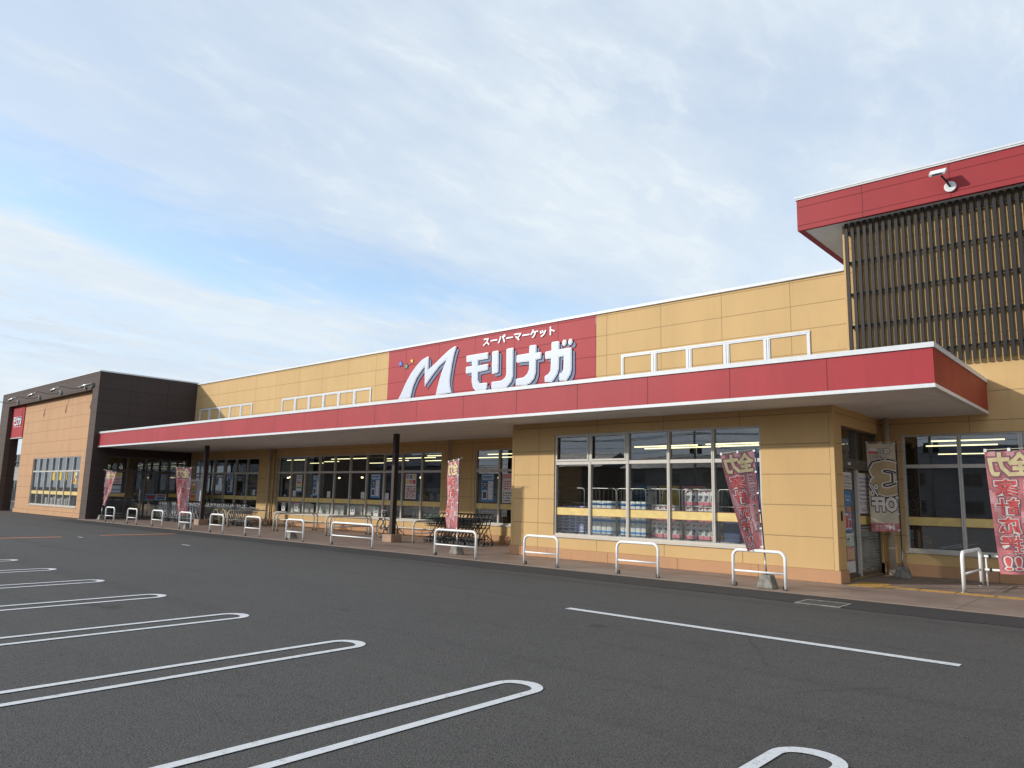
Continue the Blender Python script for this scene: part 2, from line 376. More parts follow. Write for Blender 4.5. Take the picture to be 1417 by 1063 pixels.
# hairline crack and small patches in the asphalt
mb = MB(); segs = []
for (x, y, n_, sx, sy) in ((-5.9, 8.2, 26, .075, .004), (-9.6, 6.3, 18, .05, .03), (-2.6, 6.6, 22, .03, .05), (-14.5, 8.0, 40, .09, -.01), (-3.2, 7.5, 30, -.04, .06)):
    pts = []
    for i in range(n_): pts.append((x, y)); x += sx+random.uniform(-.025, .03); y += sy+random.uniform(-.05, .05)
    segs += list(zip(pts[:-1], pts[1:]))
for a, b in segs:
    w_ = .0045
    mb.quad([(a[0], a[1]-w_, -.0185), (b[0], b[1]-w_, -.0185), (b[0], b[1]+w_, -.0185), (a[0], a[1]+w_, -.0185)])
o = mb.build('asphalt_crack', M['black'], recalc=False); o['kind'] = 'structure'
# drain grate in the dark strip
g = thing('drain_grate', 'steel drain grate set in the dark asphalt strip before the side door', 'drain grate', (-4.45, 12.75, -.02))
mb = MB()
mb.box(-.36, .36, -.30, -.26, 0, .012); mb.box(-.36, .36, .26, .30, 0, .012); mb.box(-.36, -.32, -.26, .26, 0, .012); mb.box(.32, .36, -.26, .26, 0, .012)
mb.build('grate_frame', M['concrete'], g)
mb = MB()
for i in range(22): mb.box(-.31+i*.028, -.297+i*.028, -.259, .259, .001, .009)
mb.build('grate_bars', plain('grate_grey', (.13, .135, .14), .6), g)
# tactile paving: strip and warning block
mb = MB()
for i in range(14):
    x = -4.42+i*.62; mb.box(x, x+.6, 16.0, 16.3, .001, .006)
    for j in range(4): mb.box(x+.02, x+.58, 16.03+j*.07, 16.06+j*.07, .006, .010)
o = mb.build('tactile_paving', M['tactile']); tag(o, 'yellow tactile guide strip laid along the brown pavement before the side door', 'tactile paving')
mb = MB(); mb.box(-5.02, -4.44, 15.75, 16.75, .001, .006)
for i in range(10):
    for j in range(17): mb.frustum(-4.99+i*.058+.005, 15.79+j*.058, .006, .011, .014, .014, .009, .009)
o = mb.build('tactile_paving', M['tactile']); tag(o, 'yellow dotted tactile warning block at the corner door threshold', 'tactile paving')

# ------------------------------------------------------------------ the building
B = thing('supermarket_building', 'long cream supermarket with red canopy, brown entrance block and red roofed tower', 'building', (-22, 19.24, 0))
YM, YW, ZC = 19.24, 15.93, 7.59
def bp(mb, name, mats, parent=None, **k):
    mb.map(lambda p: p-Vector(B.location)); return mb.build(name, mats, parent or B, **k)
def wall(x0, x1, z0, z1, pos, ops=(), axis='X', rev=.14, m=0, mb=None):
    """cladding sheet with openings; axis X: in plane y=pos facing -Y, axis Y: in plane x=pos facing +X"""
    mb = mb or MB()
    T = (lambda a, d, z: (a, pos+d, z)) if axis == 'X' else (lambda a, d, z: (pos-d, a, z))
    xs = sorted({x0, x1, *[v for o in ops for v in o[:2] if x0 < v < x1]}); zs = sorted({z0, z1, *[v for o in ops for v in o[2:4] if z0 < v < z1]})
    for i in range(len(xs)-1):
        for j in range(len(zs)-1):
            cx_, cz_ = (xs[i]+xs[i+1])/2, (zs[j]+zs[j+1])/2
            if any(o[0] < cx_ < o[1] and o[2] < cz_ < o[3] for o in ops): continue
            mb.quad([T(xs[i], 0, zs[j]), T(xs[i+1], 0, zs[j]), T(xs[i+1], 0, zs[j+1]), T(xs[i], 0, zs[j+1])], m)
    for a, b, c, d in [o[:4] for o in ops]:
        mb.quad([T(a, 0, d), T(b, 0, d), T(b, rev, d), T(a, rev, d)], m); mb.quad([T(a, rev, c), T(b, rev, c), T(b, 0, c), T(a, 0, c)], m)
        mb.quad([T(a, 0, c), T(a, 0, d), T(a, rev, d), T(a, rev, c)], m); mb.quad([T(b, rev, c), T(b, rev, d), T(b, 0, d), T(b, 0, c)], m)
    return mb
def window(x0, x1, z0, z1, pos, mulls, trans, axis='X', band=(1.15, 1.34), mat='alu', sash=(), bandx=None, sill=True, name='window', dep=.03):
    T = (lambda p: Vector((p.x, pos+p.y, p.z))) if axis == 'X' else (lambda p: Vector((pos-p.y, p.x, p.z)))
    mb = MB(); w = .045; d0, d1 = dep, dep+.09
    mb.box(x0, x1, d0, d1, z1-w, z1); mb.box(x0, x1, d0, d1, z0, z0+w+.015); mb.box(x0, x0+w, d0, d1, z0+w+.015, z1-w); mb.box(x1-w, x1, d0, d1, z0+w+.015, z1-w)
    ed = [x0]+list(mulls)+[x1]
    for m_ in mulls:
        mb.box(m_-.036, m_-.004, d0-.008, d1, z0+w+.015, z1-w); mb.box(m_+.004, m_+.036, d0-.008, d1, z0+w+.015, z1-w); mb.box(m_-.004, m_+.004, d0+.02, d1, z0+w+.015, z1-w)
    for i in range(len(ed)-1):
        a = ed[i]+(.036 if i else w); b = ed[i+1]-(.036 if i < len(ed)-2 else w)
        if trans: mb.box(a, b, d0+.004, d1-.004, trans-.055, trans+.03)
        if i in sash:
            zz0, zz1 = trans+.035, z1-w-.003; s_ = .05
            mb.box(a+.004, b-.004, d0-.02, d0+.02, zz0, zz0+s_); mb.box(a+.004, b-.004, d0-.02, d0+.02, zz1-s_*.6, zz1)
            mb.box(a+.004, a+.004+s_*.7, d0-.02, d0+.02, zz0+s_, zz1-s_*.6); mb.box(b-.004-s_*.7, b-.004, d0-.02, d0+.02, zz0+s_, zz1-s_*.6)
    if sill: mb.box(x0-.02, x1+.02, -.035, d0-.002, z0-.045, z0-.004)
    mb.map(T); fr = bp(mb, name, M[mat])
    g_ = MB(); yy = dep+.06
    for i in range(len(ed)-1):
        a, b = ed[i]+.02, ed[i+1]-.02
        for (za, zb) in (((z0+.03, trans-.02), (trans+.005, z1-.03)) if trans else ((z0+.03, z1-.03),)):
            g_.quad([(a, yy, za), (b, yy, za), (b, yy, zb), (a, yy, zb)])
    g_.map(T); gp = bp(g_, 'pane', M['glass'], fr, recalc=False); gp.location = (0, 0, 0)
    if band:
        b_ = MB()
        for i in range(len(ed)-1):
            if bandx and i not in bandx: continue
            a = ed[i]+(.038 if i else w+.002); b = ed[i+1]-(.038 if i < len(ed)-2 else w+.002)
            b_.box(a, b, yy-.022, yy-.010, band[0], band[1], 0); b_.box(a, b, yy-.024, yy-.008, band[1], band[1]+.018, 1); b_.box(a, b, yy-.024, yy-.008, band[0]-.014, band[0], 1)
        b_.map(T); bp(b_, 'safety_band', [M['band'], M['bandred']], fr)
    return fr
# main wall with its windows
A = (-40.94, -33.96, .60, 3.23); Bw = (-32.2, -20.68, .60, 3.24); Cw = (-18.9, -14.24, .62, 3.26); Dw = (-4.75, 3.45, .56, 3.25)
def div(a, b, n): return [a+(b-a)*i/n for i in range(1, n)]
bp(wall(-41.33, -24.12, .25, ZC-.09, YM, [A, Bw]), 'wall', M['cream'], recalc=False)
bp(wall(-24.12, -13.59, .25, 3.9, YM, [(Bw[0], Bw[1], Bw[2], Bw[3]), Cw]), 'wall', M['cream'], recalc=False)
bp(wall(-24.12, -13.59, 3.9, ZC-.09, YM-.012), 'sign_board', M['red_sign'], recalc=False)
bp(wall(-13.59, -5.85, .25, ZC-.09, YM), 'wall', M['cream'], recalc=False)
bp(wall(-5.85, 14, .25, 8.685, YM, [Dw]), 'wall', M['tower_wall'], recalc=False)
# wing
wg = (-12.62, -6.79, .60, 3.30)
bp(wall(-14.15, -5.22, .25, 3.66, YW, [wg]), 'wall', M['cream'], recalc=False)
mb = MB()
sd = (16.44, 19.10, .02, 3.27)
wall(YW, YM, .25, 3.66, -5.22, [sd], axis='Y', mb=mb); bp(mb, 'wall', M['cream_side'], recalc=False)
mb = MB(); mb.quad([(-14.15, YM, .25), (-14.15, YW, .25), (-14.15, YW, 3.66), (-14.15, YM, 3.66)]); bp(mb, 'wall', M['cream_side'], recalc=False)
# plinths, 4 cm proud
for a, b, c in ((-41.33, -14.19, YM), (-5.18, 14, YM), (-14.19, -5.18, YW)): bp(MB().box(a, b, c-.04, c+.1, 0, .25), 'plinth', M['peach'], bevel=.006)
for a, b, c, d_ in ((-5.32, -5.175, YW-.038, 16.44), (-5.3, -5.18, 19.10, YM-.04), (-14.19, -14.1, YW+.1, YM-.04)): bp(MB().box(a, b, c, d_, -.003, .249), 'plinth', M['peach_side'])
# corner trims of the wing
TRIM = plain('cream_trim', CREAM, .7, 0, .03)
for a, b in ((-5.30, -5.212), (-14.158, -14.07)): bp(MB().box(a, b, YW-.008, YW+.085, .252, 3.635), 'corner_trim', TRIM, bevel=.004)
# parapet caps and roof
mb = MB(); mb.box(-41.33, -5.85, YM-.045, YM+.25, ZC-.09, ZC-.004); mb.box(-41.33, -5.85, YM-.055, YM-.046, ZC-.085, ZC-.05); bp(mb, 'parapet_cap', M['cap'])
mb = MB(); mb.box(-41.3, 14, YM+.30, 60, 7.2, 7.3); bp(mb, 'roof', M['roof'])
mb = MB(); mb.quad([(-41.33, 19.3, 0), (-41.33, 60, 0), (-41.33, 60, 7.3), (-41.33, 19.3, 7.3)]); mb.quad([(14, 19.3, 0), (14, 60, 0), (14, 60, 7.6), (14, 19.3, 7.6)]); mb.quad([(-41.33, 60, 0), (14, 60, 0), (14, 60, 7.5), (-41.33, 60, 7.5)])
bp(mb, 'wall', M['cream_side'])
# glazed windows
window(*A, YM, div(A[0], A[1], 6), 2.49)
window(*Bw, YM, div(Bw[0], Bw[1], 10), 2.50)
window(*Cw, YM, div(Cw[0], Cw[1], 4), 2.52)
window(*Dw, YM, div(Dw[0], Dw[1], 7), 2.52)
window(*wg, YW, div(wg[0], wg[1], 5), 2.54, sash=(0, 1))
# blank framed panels high on the wall
def blank(x0, x1, n):
    ed = [x0]+div(x0, x1, n)+[x1]; mb = MB(); y0, y1 = YM-.035, YM-.001; z0, z1 = 4.95, 6.07
    mb.box(x0, x1, y0, y1, z1-.05, z1); mb.box(x0, x1, y0+.008, y1, z1-.09, z1-.051)
    for i, e in enumerate(ed):
        for sgn in ((1,) if i == 0 else (-1,) if i == n else (-1, 1)):
            a, b = sorted((e+sgn*.008, e+sgn*.058)); mb.box(a, b, y0, y1, z0, z1-.091); a, b = sorted((e+sgn*.060, e+sgn*.09)); mb.box(a, b, y0+.01, y1, z0, z1-.091)
    bp(mb, 'blind_window_frame', M['cap'])
blank(-12.61, -6.77, 5); blank(-32.19, -25.19, 6); blank(-40.76, -34.99, 5)
# ---- canopy
cy0, cx0, cx1, cz0, cz1 = 14.31, -41.33, -2.95, 3.64, 4.44
cn = bp(MB().box(cx0, cx1-.03, cy0+.05, YM-.01, cz0+.02, cz1-.10), 'canopy', M['roof'])
bp(MB().box(cx0, cx1, cy0, cy0+.045, cz0+.075, cz1-.095), 'fascia', M['red'], cn)
bp(MB().box(cx1-.025, cx1+.002, cy0+.046, YM-.002, cz0+.075, cz1-.095), 'fascia', M['red_side'], cn)
mb = MB(); mb.box(cx0, cx1+.03, cy0-.03, cy0+.2, cz1-.093, cz1); mb.box(cx1-.2, cx1+.03, cy0+.201, YM-.003, cz1-.093, cz1); bp(mb, 'edge_cap', M['cap'], cn)
mb = MB(); mb.box(cx0, cx1+.012, cy0-.014, cy0+.10, cz0, cz0+.035); mb.box(cx0, cx1+.005, cy0-.006, cy0+.1, cz0+.036, cz0+.072)
mb.box(cx1-.10, cx1+.012, cy0+.101, YM-.004, cz0, cz0+.035); mb.box(cx1-.1, cx1+.005, cy0+.101, YM-.004, cz0+.036, cz0+.072); bp(mb, 'drip_edge', M['cap'], cn)
mb = MB(); mb.box(cx0, cx1-.101, cy0+.101, YM-.006, cz0+.008, cz0+.018); bp(mb, 'soffit', M['soffit'], cn)
for (x, y) in ((-4.5, 16.6), (-9.8, 15.2), (-14.9, 15.6), (-16.9, 16.9), (-27, 16.9)):
    bp(MB().disc((x, y, cz0-.0), (0, 0, 1), .075, .012, 18), 'downlight', M['clip'], cn)
for x in (-19.9, -33.63):
    mb = MB(); mb.box(x-.075, x+.075, 16.27, 16.45, .24, cz0+.005)
    col = bp(mb, 'column', M['column'], bevel=.012)
    bp(MB().box(x-.25, x+.22, 16.14, 16.60, 0, .25), 'footing', M['peachblock'], col, bevel=.01)
# downpipes
def pipe(x, y, mat, r=.055, side=False):
    mb = MB(); mb.tube([(x, y, .05), (x, y, cz0+.0)], r, 12)
    for z in (.6, 1.3, 2.4, 3.35): mb.disc((x, y, z), (0, 0, 1), r+.012, .04, 12)
    mb.disc((x, y, .06), (0, 0, 1), r+.02, .12, 12)
    bp(mb, 'downpipe', M[mat])
pipe(-5.03, 19.05, 'pipe', .07); pipe(-32.75, 19.12, 'pipe'); pipe(-32.35+.0, 19.16, 'pipedark', .03); pipe(-20.15, 19.1, 'pipe', .05)
# ---- tower
tz0, tz1, ty0, tx0 = 8.69, 9.58, 18.80, -6.84
tw = bp(MB().box(tx0+.05, 14, ty0+.05, 40, tz0+.02, tz1-.08), 'tower', M['roof'])
bp(MB().box(tx0, 14, ty0, ty0+.045, tz0+.001, tz1-.071), 'fascia', M['red_tower'], tw)
bp(MB().box(tx0, tx0+.045, ty0+.046, 40, tz0+.001, tz1-.071), 'fascia', M['red_tower'], tw)
mb = MB(); mb.box(tx0-.03, 14, ty0-.03, ty0+.2, tz1-.07, tz1); mb.box(tx0-.03, tx0+.2, ty0+.201, 40, tz1-.07, tz1); mb.box(tx0-.045, 14, ty0-.045, ty0-.031, tz1-.03, tz1+.012); bp(mb, 'parapet_cap', M['cap'], tw)
mb = MB(); mb.box(tx0, 14, ty0, ty0+.10, tz0-.02, tz0); mb.box(tx0, tx0+.16, ty0+.101, 40, tz0-.02, tz0); bp(mb, 'fascia', M['red_tower'], tw)
mb = MB(); mb.box(tx0+.161, -5.851, ty0+.101, 40, tz0-.012, tz0-.002); mb.box(-5.849, 14, ty0+.101, YM-.001, tz0-.012, tz0-.002); bp(mb, 'soffit', M['soffit'], tw)
bp(MB().box(-5.85, -5.75, YM+.01, 40, 7.0, tz0), 'wall', M['cream_side'], tw)
bp(MB().box(-5.845, -5.80, YM-.05, YM-.001, 4.6, tz0-.013), 'corner_trim', plain('cream_trim_tower', CREAM, .7, 0, .03), tw)
mb = MB(); n = 62
for i in range(n):
    x = -5.71+i*.1455; mb.box(x-.036, x+.036, 19.05, 19.115, 4.90, tz0-.013)
for z in (5.22, 5.99, 6.82, 7.65, 8.44): mb.box(-5.76, -5.71+n*.1455, 19.116, 19.15, z-.028, z+.028)
for z in (5.22, 5.99, 6.82, 7.65, 8.44):
    for i in range(0, n, 8): x = -5.71+i*.1455; mb.box(x-.02, x+.02, 19.15, YM-.002, z-.02, z+.02)
bp(mb, 'slat_screen', plain('dark_bronze_slats', (.022, .017, .014), .42, .3, .08), tw)
# floodlight on the tower
fl = MB(); fl.disc((-3.29, ty0-.03, 8.92), (0, 1, 0), .125, .06, 28); fl = bp(fl, 'floodlight', M['clip'], bevel=.008)
bp(MB().tube([(-3.29, ty0-.05, 8.92), (-3.32, ty0-.16, 8.99), (-3.40, ty0-.32, 9.12)], .022, 10), 'lamp_arm', M['dgrey'], fl)
mb = MB(); mb.box(-.17, .17, -.13, .13, -.035, .035); mb.map(lambda p: Matrix.Rotation(R(38), 3, 'X') @ p + Vector((-3.46, ty0-.36, 9.20))); bp(mb, 'lamp_head', M['clip'], fl, bevel=.015)
mb = MB(); mb.box(-.10, .10, -.134, -.131, -.012, .020); mb.map(lambda p: Matrix.Rotation(R(38), 3, 'X') @ p + Vector((-3.46, ty0-.36, 9.20))); bp(mb, 'lamp_lens', M['dgrey'], fl)
# ---- brown entrance block
EX0, EX1, EY, EZ = -58.55, -41.33, 14.06, 7.64
mb = wall(EX0, EX1, -.02, EZ-.05, EY, [(-56.88, -42.18, -.03, 6.70)], rev=.30); eb = bp(mb, 'entrance_block', M['brown'], recalc=False)
dr = (14.88, 19.10, .0, 3.23)
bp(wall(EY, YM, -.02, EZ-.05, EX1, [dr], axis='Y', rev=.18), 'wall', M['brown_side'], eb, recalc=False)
bp(wall(-54.38, -42.18, -.02, 6.70, 14.36, [(-51.66, -43.72, .52, 3.25)]), 'wall', M['tan'], eb, recalc=False)
mb = MB(); mb.box(-54.42, -42.19, 14.30, 14.359, -.02, .22); bp(mb, 'plinth', M['tan'], eb)
bp(MB().box(-56.879, -54.381, 14.31, 14.55, 4.66, 6.69), 'sign_board', panel('red_entrance_sign', RED, step=None, zstep=None, stain=.1), eb)
bp(MB().box(-56.878, -54.382, 14.29, 14.60, 4.60, 4.655), 'drip_edge', M['alu'], eb)
mb = MB(); mb.box(-58.54, -56.885, 14.37, 14.80, -.02, 6.71); bp(mb, 'wall', panel('brown_pier', (.050, .034, .033), axis='Y', step=1.95, zstep=.66), eb)
mb = MB(); mb.quad([(-54.38, 19.2, 0), (-54.38, 14.37, 0), (-54.38, 14.37, 6.7), (-54.38, 19.2, 6.7)]); bp(mb, 'wall', M['tan'], eb)
mb = MB(); mb.box(-58.54, -41.36, 14.37, 19.5, 6.72, 7.55); bp(mb, 'roof', M['roof'], eb)
mb = MB(); mb.box(EX0-.03, EX1+.03, EY-.03, EY+.25, EZ-.05, EZ+.02); mb.box(EX1-.25, EX1+.03, EY+.251, YM+.3, EZ-.05, EZ+.02); mb.box(EX0-.03, EX0+.2, EY+.251, YM+.3, EZ-.05, EZ+.02); bp(mb, 'parapet_cap', M['cap'], eb)
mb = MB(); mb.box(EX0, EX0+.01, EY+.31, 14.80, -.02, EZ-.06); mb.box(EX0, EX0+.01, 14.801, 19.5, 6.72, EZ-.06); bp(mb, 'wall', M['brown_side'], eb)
window(-51.66, -43.72, .52, 3.25, 14.36, div(-51.66, -43.72, 7), 2.47, sill=True)
# automatic entrance doors in the side of the brown block
window(14.88, 19.10, .03, 3.23, EX1, [15.93, 16.90, 18.12], 2.50, axis='Y', mat='bronze', bandx=(0, 3), sill=False, name='automatic_door', dep=.08)
window(sd[0], sd[1], .04, sd[3], -5.22, [17.55], 2.50, axis='Y', mat='bronze', bandx=(1,), sill=False, name='automatic_door', dep=.06)
mb = MB(); mb.box(-5.29, -5.255, 16.5, 19.04, 2.36, 2.58); bp(mb, 'door_header', M['bronze'])
mb = MB(); mb.box(-5.33, -5.27, 17.50, 17.62, .04, 2.36); bp(mb, 'door_post', M['alu'])
bp(MB().box(-5.254, -5.22, 16.86, 16.98, 2.44, 2.50), 'door_sensor', M['clip'], bevel=.006)
bp(MB().box(-5.218, -5.20, 16.18, 16.25, 1.25, 1.45), 'switch_plate', M['black'], bevel=.004)
# louvred lower part of the fixed leaf
mb = MB()
for i in range(15): mb.box(-5.305, -5.297, 17.68, 19.0, .20+i*.062, .24+i*.062)
bp(mb, 'frosted_stripes', M['frost'])
# ---- lamps on the brown block
def goose(x, z=6.88):
    mb = MB(); mb.disc((x, EY-.02, z), (0, 1, 0), .10, .05, 18); mb.box(x-.07, x+.07, EY-.10, EY-.04, z-.10, z+.12)
    o = bp(mb, 'wall_lamp', M['steel'])
    bp(MB().tube([(x, EY-.08, z+.0), (x-.2, EY-.3, z-.08), (x-.45, EY-.55, z-.10), (x-.8, EY-.85, z+.0), (x-.95, EY-.95, z+.03), (x-1.05, EY-1.05, z-.08)], .018, 8), 'lamp_arm', M['dgrey'], o)
    mb = MB(); mb.tube([(x-1.0, EY-.98, z-.02), (x-1.35, EY-1.25, z-.24)], [.05, .085], 12); bp(mb, 'lamp_head', M['steel'], o)
for x in (-54.9, -50.7, -46.95, -43.15): goose(x)
mb = MB(); mb.box(-42.12, -42.02, EY-.14, EY-.002, 6.84, 7.04); mb.tube([(-42.07, EY-.12, 6.96), (-42.55, EY-.3, 6.90), (-42.95, EY-.42, 6.80)], .06, 10); bp(mb, 'wall_lamp', M['steel'])
# ---- lettering of the big sign
GL = {
'mo': [(-19.46,6.78),(-19.39,6.8),(-18.36,6.81),(-18.31,6.78),(-18.31,6.54),(-18.81,6.53),(-18.81,6.36),(-18.34,6.38),(-18.29,6.35),(-18.3,6.13),(-18.8,6.09),(-18.79,5.8),(-18.71,5.69),(-18.4,5.69),(-18.32,5.67),(-18.32,5.47),(-18.39,5.39),(-18.91,5.4),(-19.06,5.53),(-19.14,5.76),(-19.15,6.09),(-19.42,6.09),(-19.47,6.14),(-19.47,6.35),(-19.41,6.38),(-19.15,6.38),(-19.16,6.52),(-19.39,6.52),(-19.45,6.56)],
'ri1': [(-18.08,6.81),(-17.86,6.82),(-17.79,6.78),(-17.78,6.01),(-17.84,5.97),(-18.06,5.95),(-18.13,5.99),(-18.14,6.78)],
'ri2': [(-17.39,6.83),(-17.14,6.84),(-17.08,6.8),(-17.07,5.78),(-17.15,5.59),(-17.32,5.44),(-17.45,5.37),(-18.08,5.39),(-18.13,5.46),(-18.13,5.68),(-18.09,5.69),(-17.64,5.7),(-17.49,5.77),(-17.42,5.88),(-17.44,6.8)],
'na': [(-16.31,6.82),(-16.09,6.82),(-16.02,6.78),(-16.02,6.53),(-15.84,6.53),(-15.79,6.49),(-15.8,6.3),(-15.84,6.27),(-16.02,6.26),(-16.03,5.81),(-16.1,5.61),(-16.26,5.47),(-16.47,5.4),(-16.93,5.43),(-16.96,5.46),(-16.96,5.67),(-16.9,5.7),(-16.6,5.72),(-16.44,5.82),(-16.36,5.97),(-16.36,6.23),(-16.89,6.24),(-16.95,6.29),(-16.95,6.51),(-16.89,6.54),(-16.37,6.55),(-16.36,6.79)],
'ga': [(-15.34,6.82),(-15.08,6.82),(-15.02,6.78),(-15.02,6.53),(-14.54,6.54),(-14.5,6.5),(-14.49,5.79),(-14.54,5.61),(-14.64,5.48),(-14.71,5.41),(-15.02,5.44),(-15.03,5.69),(-14.93,5.72),(-14.86,5.83),(-14.85,6.25),(-15.02,6.24),(-15.03,5.84),(-15.1,5.66),(-15.25,5.47),(-15.33,5.42),(-15.65,5.45),(-15.66,5.65),(-15.61,5.69),(-15.5,5.73),(-15.41,5.83),(-15.39,6.23),(-15.6,6.23),(-15.65,6.28),(-15.65,6.49),(-15.6,6.52),(-15.38,6.53),(-15.38,6.78)],
'emblem': [(-23.36,5.38),(-23.2,5.58),(-22.88,6.08),(-22.59,6.43),(-22.26,6.72),(-21.97,6.91),(-21.64,7.01),(-21.56,6.99),(-21.54,6.93),(-21.55,6.48),(-21.17,6.69),(-20.81,6.91),(-20.42,7.13),(-20.11,7.24),(-20.01,7.23),(-20.0,7.17),(-20.11,6.89),(-20.2,6.54),(-20.27,6.13),(-20.3,5.91),(-20.27,5.69),(-20.18,5.44),(-21.09,5.39),(-21.01,5.69),(-20.92,5.97),(-20.78,6.32),(-20.56,6.72),(-20.91,6.53),(-21.3,6.2),(-21.74,5.78),(-21.77,6.27),(-21.78,6.59),(-21.99,6.41),(-22.23,6.17),(-22.42,5.84),(-22.55,5.41)]}
def ell(cx_, cz_, a, b, n=20): return [(cx_+a*math.cos(2*math.pi*i/n), cz_+b*math.sin(2*math.pi*i/n)) for i in range(n)]
GL['da1'] = ell(-14.82, 6.72, .105, .12); GL['da2'] = ell(-14.57, 6.72, .10, .12)
def shape(polys, off, ext):
    """filled 2D outlines -> verts (x, z, depth), faces"""
    c = bpy.data.curves.new('g', 'CURVE'); c.dimensions = '2D'; c.fill_mode = 'BOTH'; c.extrude = ext; c.offset = off; c.bevel_depth = .006; c.bevel_resolution = 1
    for pl in polys:
        sp_ = c.splines.new('POLY'); sp_.points.add(len(pl)-1)
        for i, q in enumerate(pl): sp_.points[i].co = (q[0], q[1], 0, 1)
        sp_.use_cyclic_u = True
    o = bpy.data.objects.new('g', c); C.objects.link(o); dg = bpy.context.evaluated_depsgraph_get(); me = o.evaluated_get(dg).to_mesh()
    v = [tuple(p.co) for p in me.vertices]; f = [tuple(p.vertices) for p in me.polygons]
    o.evaluated_get(dg).to_mesh_clear(); bpy.data.objects.remove(o); bpy.data.curves.remove(c); return v, f
def letter(keys, name, parent, lines_y=YM-.012, fn=None, shadow=True):
    e0 = 0 if shadow else -.015
    polys = [GL[k] for k in keys]
    mb = MB()
    def add(off, ext, y, m, dx=0, dz=0):
        v, f = shape(polys, off, ext); b = len(mb.v)
        for p in v:
            q = Vector((p[0]+dx, y-p[2], p[1]+dz)); mb.v.append(tuple(fn(q) if fn else q))
        for q in f: mb.f.append(tuple(b+i for i in q)); mb.mi.append(m); mb.sm.append(False)
    if shadow: add(-.020, .006, lines_y-.014, 2, .11, -.11)
    add(-.020+e0, .012, lines_y-.050, 1); add(-.045+e0, .003, lines_y-.071, 0 if shadow else 1)
    return bp(mb, name, [M['letter'], M['letterrim'], M['lettershade']], parent)
sg = MB(); sg.box(-23.2, -14.6, YM-.03, YM-.02, 5.33, 5.37); sg = bp(sg, 'shop_sign', M['cap'])
letter(['emblem'], 'emblem', sg); letter(['mo'], 'letter', sg); letter(['ri1', 'ri2'], 'letter', sg); letter(['na'], 'letter', sg); letter(['ga', 'da1', 'da2'], 'letter', sg)
mb = MB(); fit_text(mb, 'スーパーマーケット', -18.62, -15.27, 7.06, 7.36, lambda x, z, d: (x, YM-.03-d*.3, z), 0, bold=.028, extrude=.06); bp(mb, 'letter', M['letterrim'], sg)
def star(x, z, r, mat):
    pl = [(x+(r if i % 2 == 0 else r*.42)*math.sin(math.pi*i/5), z+(r if i % 2 == 0 else r*.42)*math.cos(math.pi*i/5)) for i in range(10)]
    v, f = shape([pl], 0, .008); mb = MB(); mb.v = [(p[0], YM-.03-p[2], p[1]) for p in v]; mb.f = f; mb.mi = [0]*len(f); mb.sm = [False]*len(f); bp(mb, 'star', M[mat], sg)
star(-23.31, 6.88, .125, 'starblue'); star(-22.94, 6.74, .12, 'stargreen'); star(-22.61, 6.93, .105, 'staryellow')
# small sign on the brown block
sg2 = bp(MB().box(-56.3, -54.9, 14.300, 14.309, 5.34, 5.37), 'shop_sign', M['cap'], eb)
def tiny(q): return Vector((-56.38+(q.x+19.47)*(1.62/5.0), 14.305+(q.y-YM)*.5, 5.42+(q.z-5.39)*(.60/1.45)))
for kk in (['mo'], ['ri1', 'ri2'], ['na'], ['ga', 'da1', 'da2']): letter(kk, 'letter', sg2, lines_y=YM, fn=tiny, shadow=False)

# ------------------------------------------------------------------ interior of the shop
mb = MB(); mb.box(-41.2, 13.9, YM+.15, 31, -.12, -.02); bp(mb, 'floor', M['infloor'])
mb = MB(); mb.quad([(-41.2, YM+.15, 3.55), (13.9, YM+.15, 3.55), (13.9, 31, 3.55), (-41.2, 31, 3.55)]); bp(mb, 'ceiling', M['inceil'])
mb = MB(); mb.quad([(-41.2, 31, 0), (13.9, 31, 0), (13.9, 31, 3.55), (-41.2, 31, 3.55)]); mb.quad([(-5.9, YM+.16, 0), (-5.9, 31, 0), (-5.9, 31, 3.55), (-5.9, YM+.16, 3.55)]); mb.quad([(-41.15, YM+.16, 0), (-41.15, 31, 0), (-41.15, 31, 3.55), (-41.15, YM+.16, 3.55)])
bp(mb, 'interior_wall', M['indoor'])
mb = MB(); mb.box(-14.1, -5.4, YW+.2, YM-.02, -.06, -.003); bp(mb, 'floor', M['infloor'])
mb = MB(); mb.quad([(-14.1, YM-.02, 0), (-5.4, YM-.02, 0), (-5.4, YM-.02, 3.6), (-14.1, YM-.02, 3.6)]); mb.quad([(-14.1, YW+.2, 3.6), (-5.4, YW+.2, 3.6), (-5.4, YM, 3.6), (-14.1, YM, 3.6)]); bp(mb, 'interior_wall', M['indoor'])
mb = MB(); mb.quad([(-54.3, 19.19, 0), (-41.35, 19.19, 0), (-41.35, 19.19, 3.6), (-54.3, 19.19, 3.6)]); mb.quad([(-54.3, 14.5, 3.6), (-41.35, 14.5, 3.6), (-41.35, 19.2, 3.6), (-54.3, 19.2, 3.6)]); bp(mb, 'interior_wall', M['indoor'], eb)
def ceil_light(x0, x1, y, z=3.24, par=None):
    bp(MB().box(x0, x1, y-.03, y+.03, z, z+.03), 'ceiling_light', M['lamp'], par)
for (x0, x1, y) in ((-37.5, -36.2, 24.5), (-35.4, -33.6, 21.7), (-34.6, -33.3, 23.5), (-33.2, -31.8, 25.5), (-31.5, -28.6, 21.8), (-30, -28.2, 24), (-28, -24.6, 22.5), (-27.6, -24.0, 24.6),
                    (-24, -21.4, 21.5), (-23.2, -20.2, 23.4), (-22, -19.2, 25.5), (-20.5, -18.2, 21.6), (-19.6, -17.0, 23.2), (-21.6, -18, 27), (-18.6, -15.6, 25), (-4.6, -3.0, 21.5), (-5.1, -3.4, 23.2), (-5.6, -3.8, 27), (-1.5, .8, 22)):
    ceil_light(x0, x1, y)
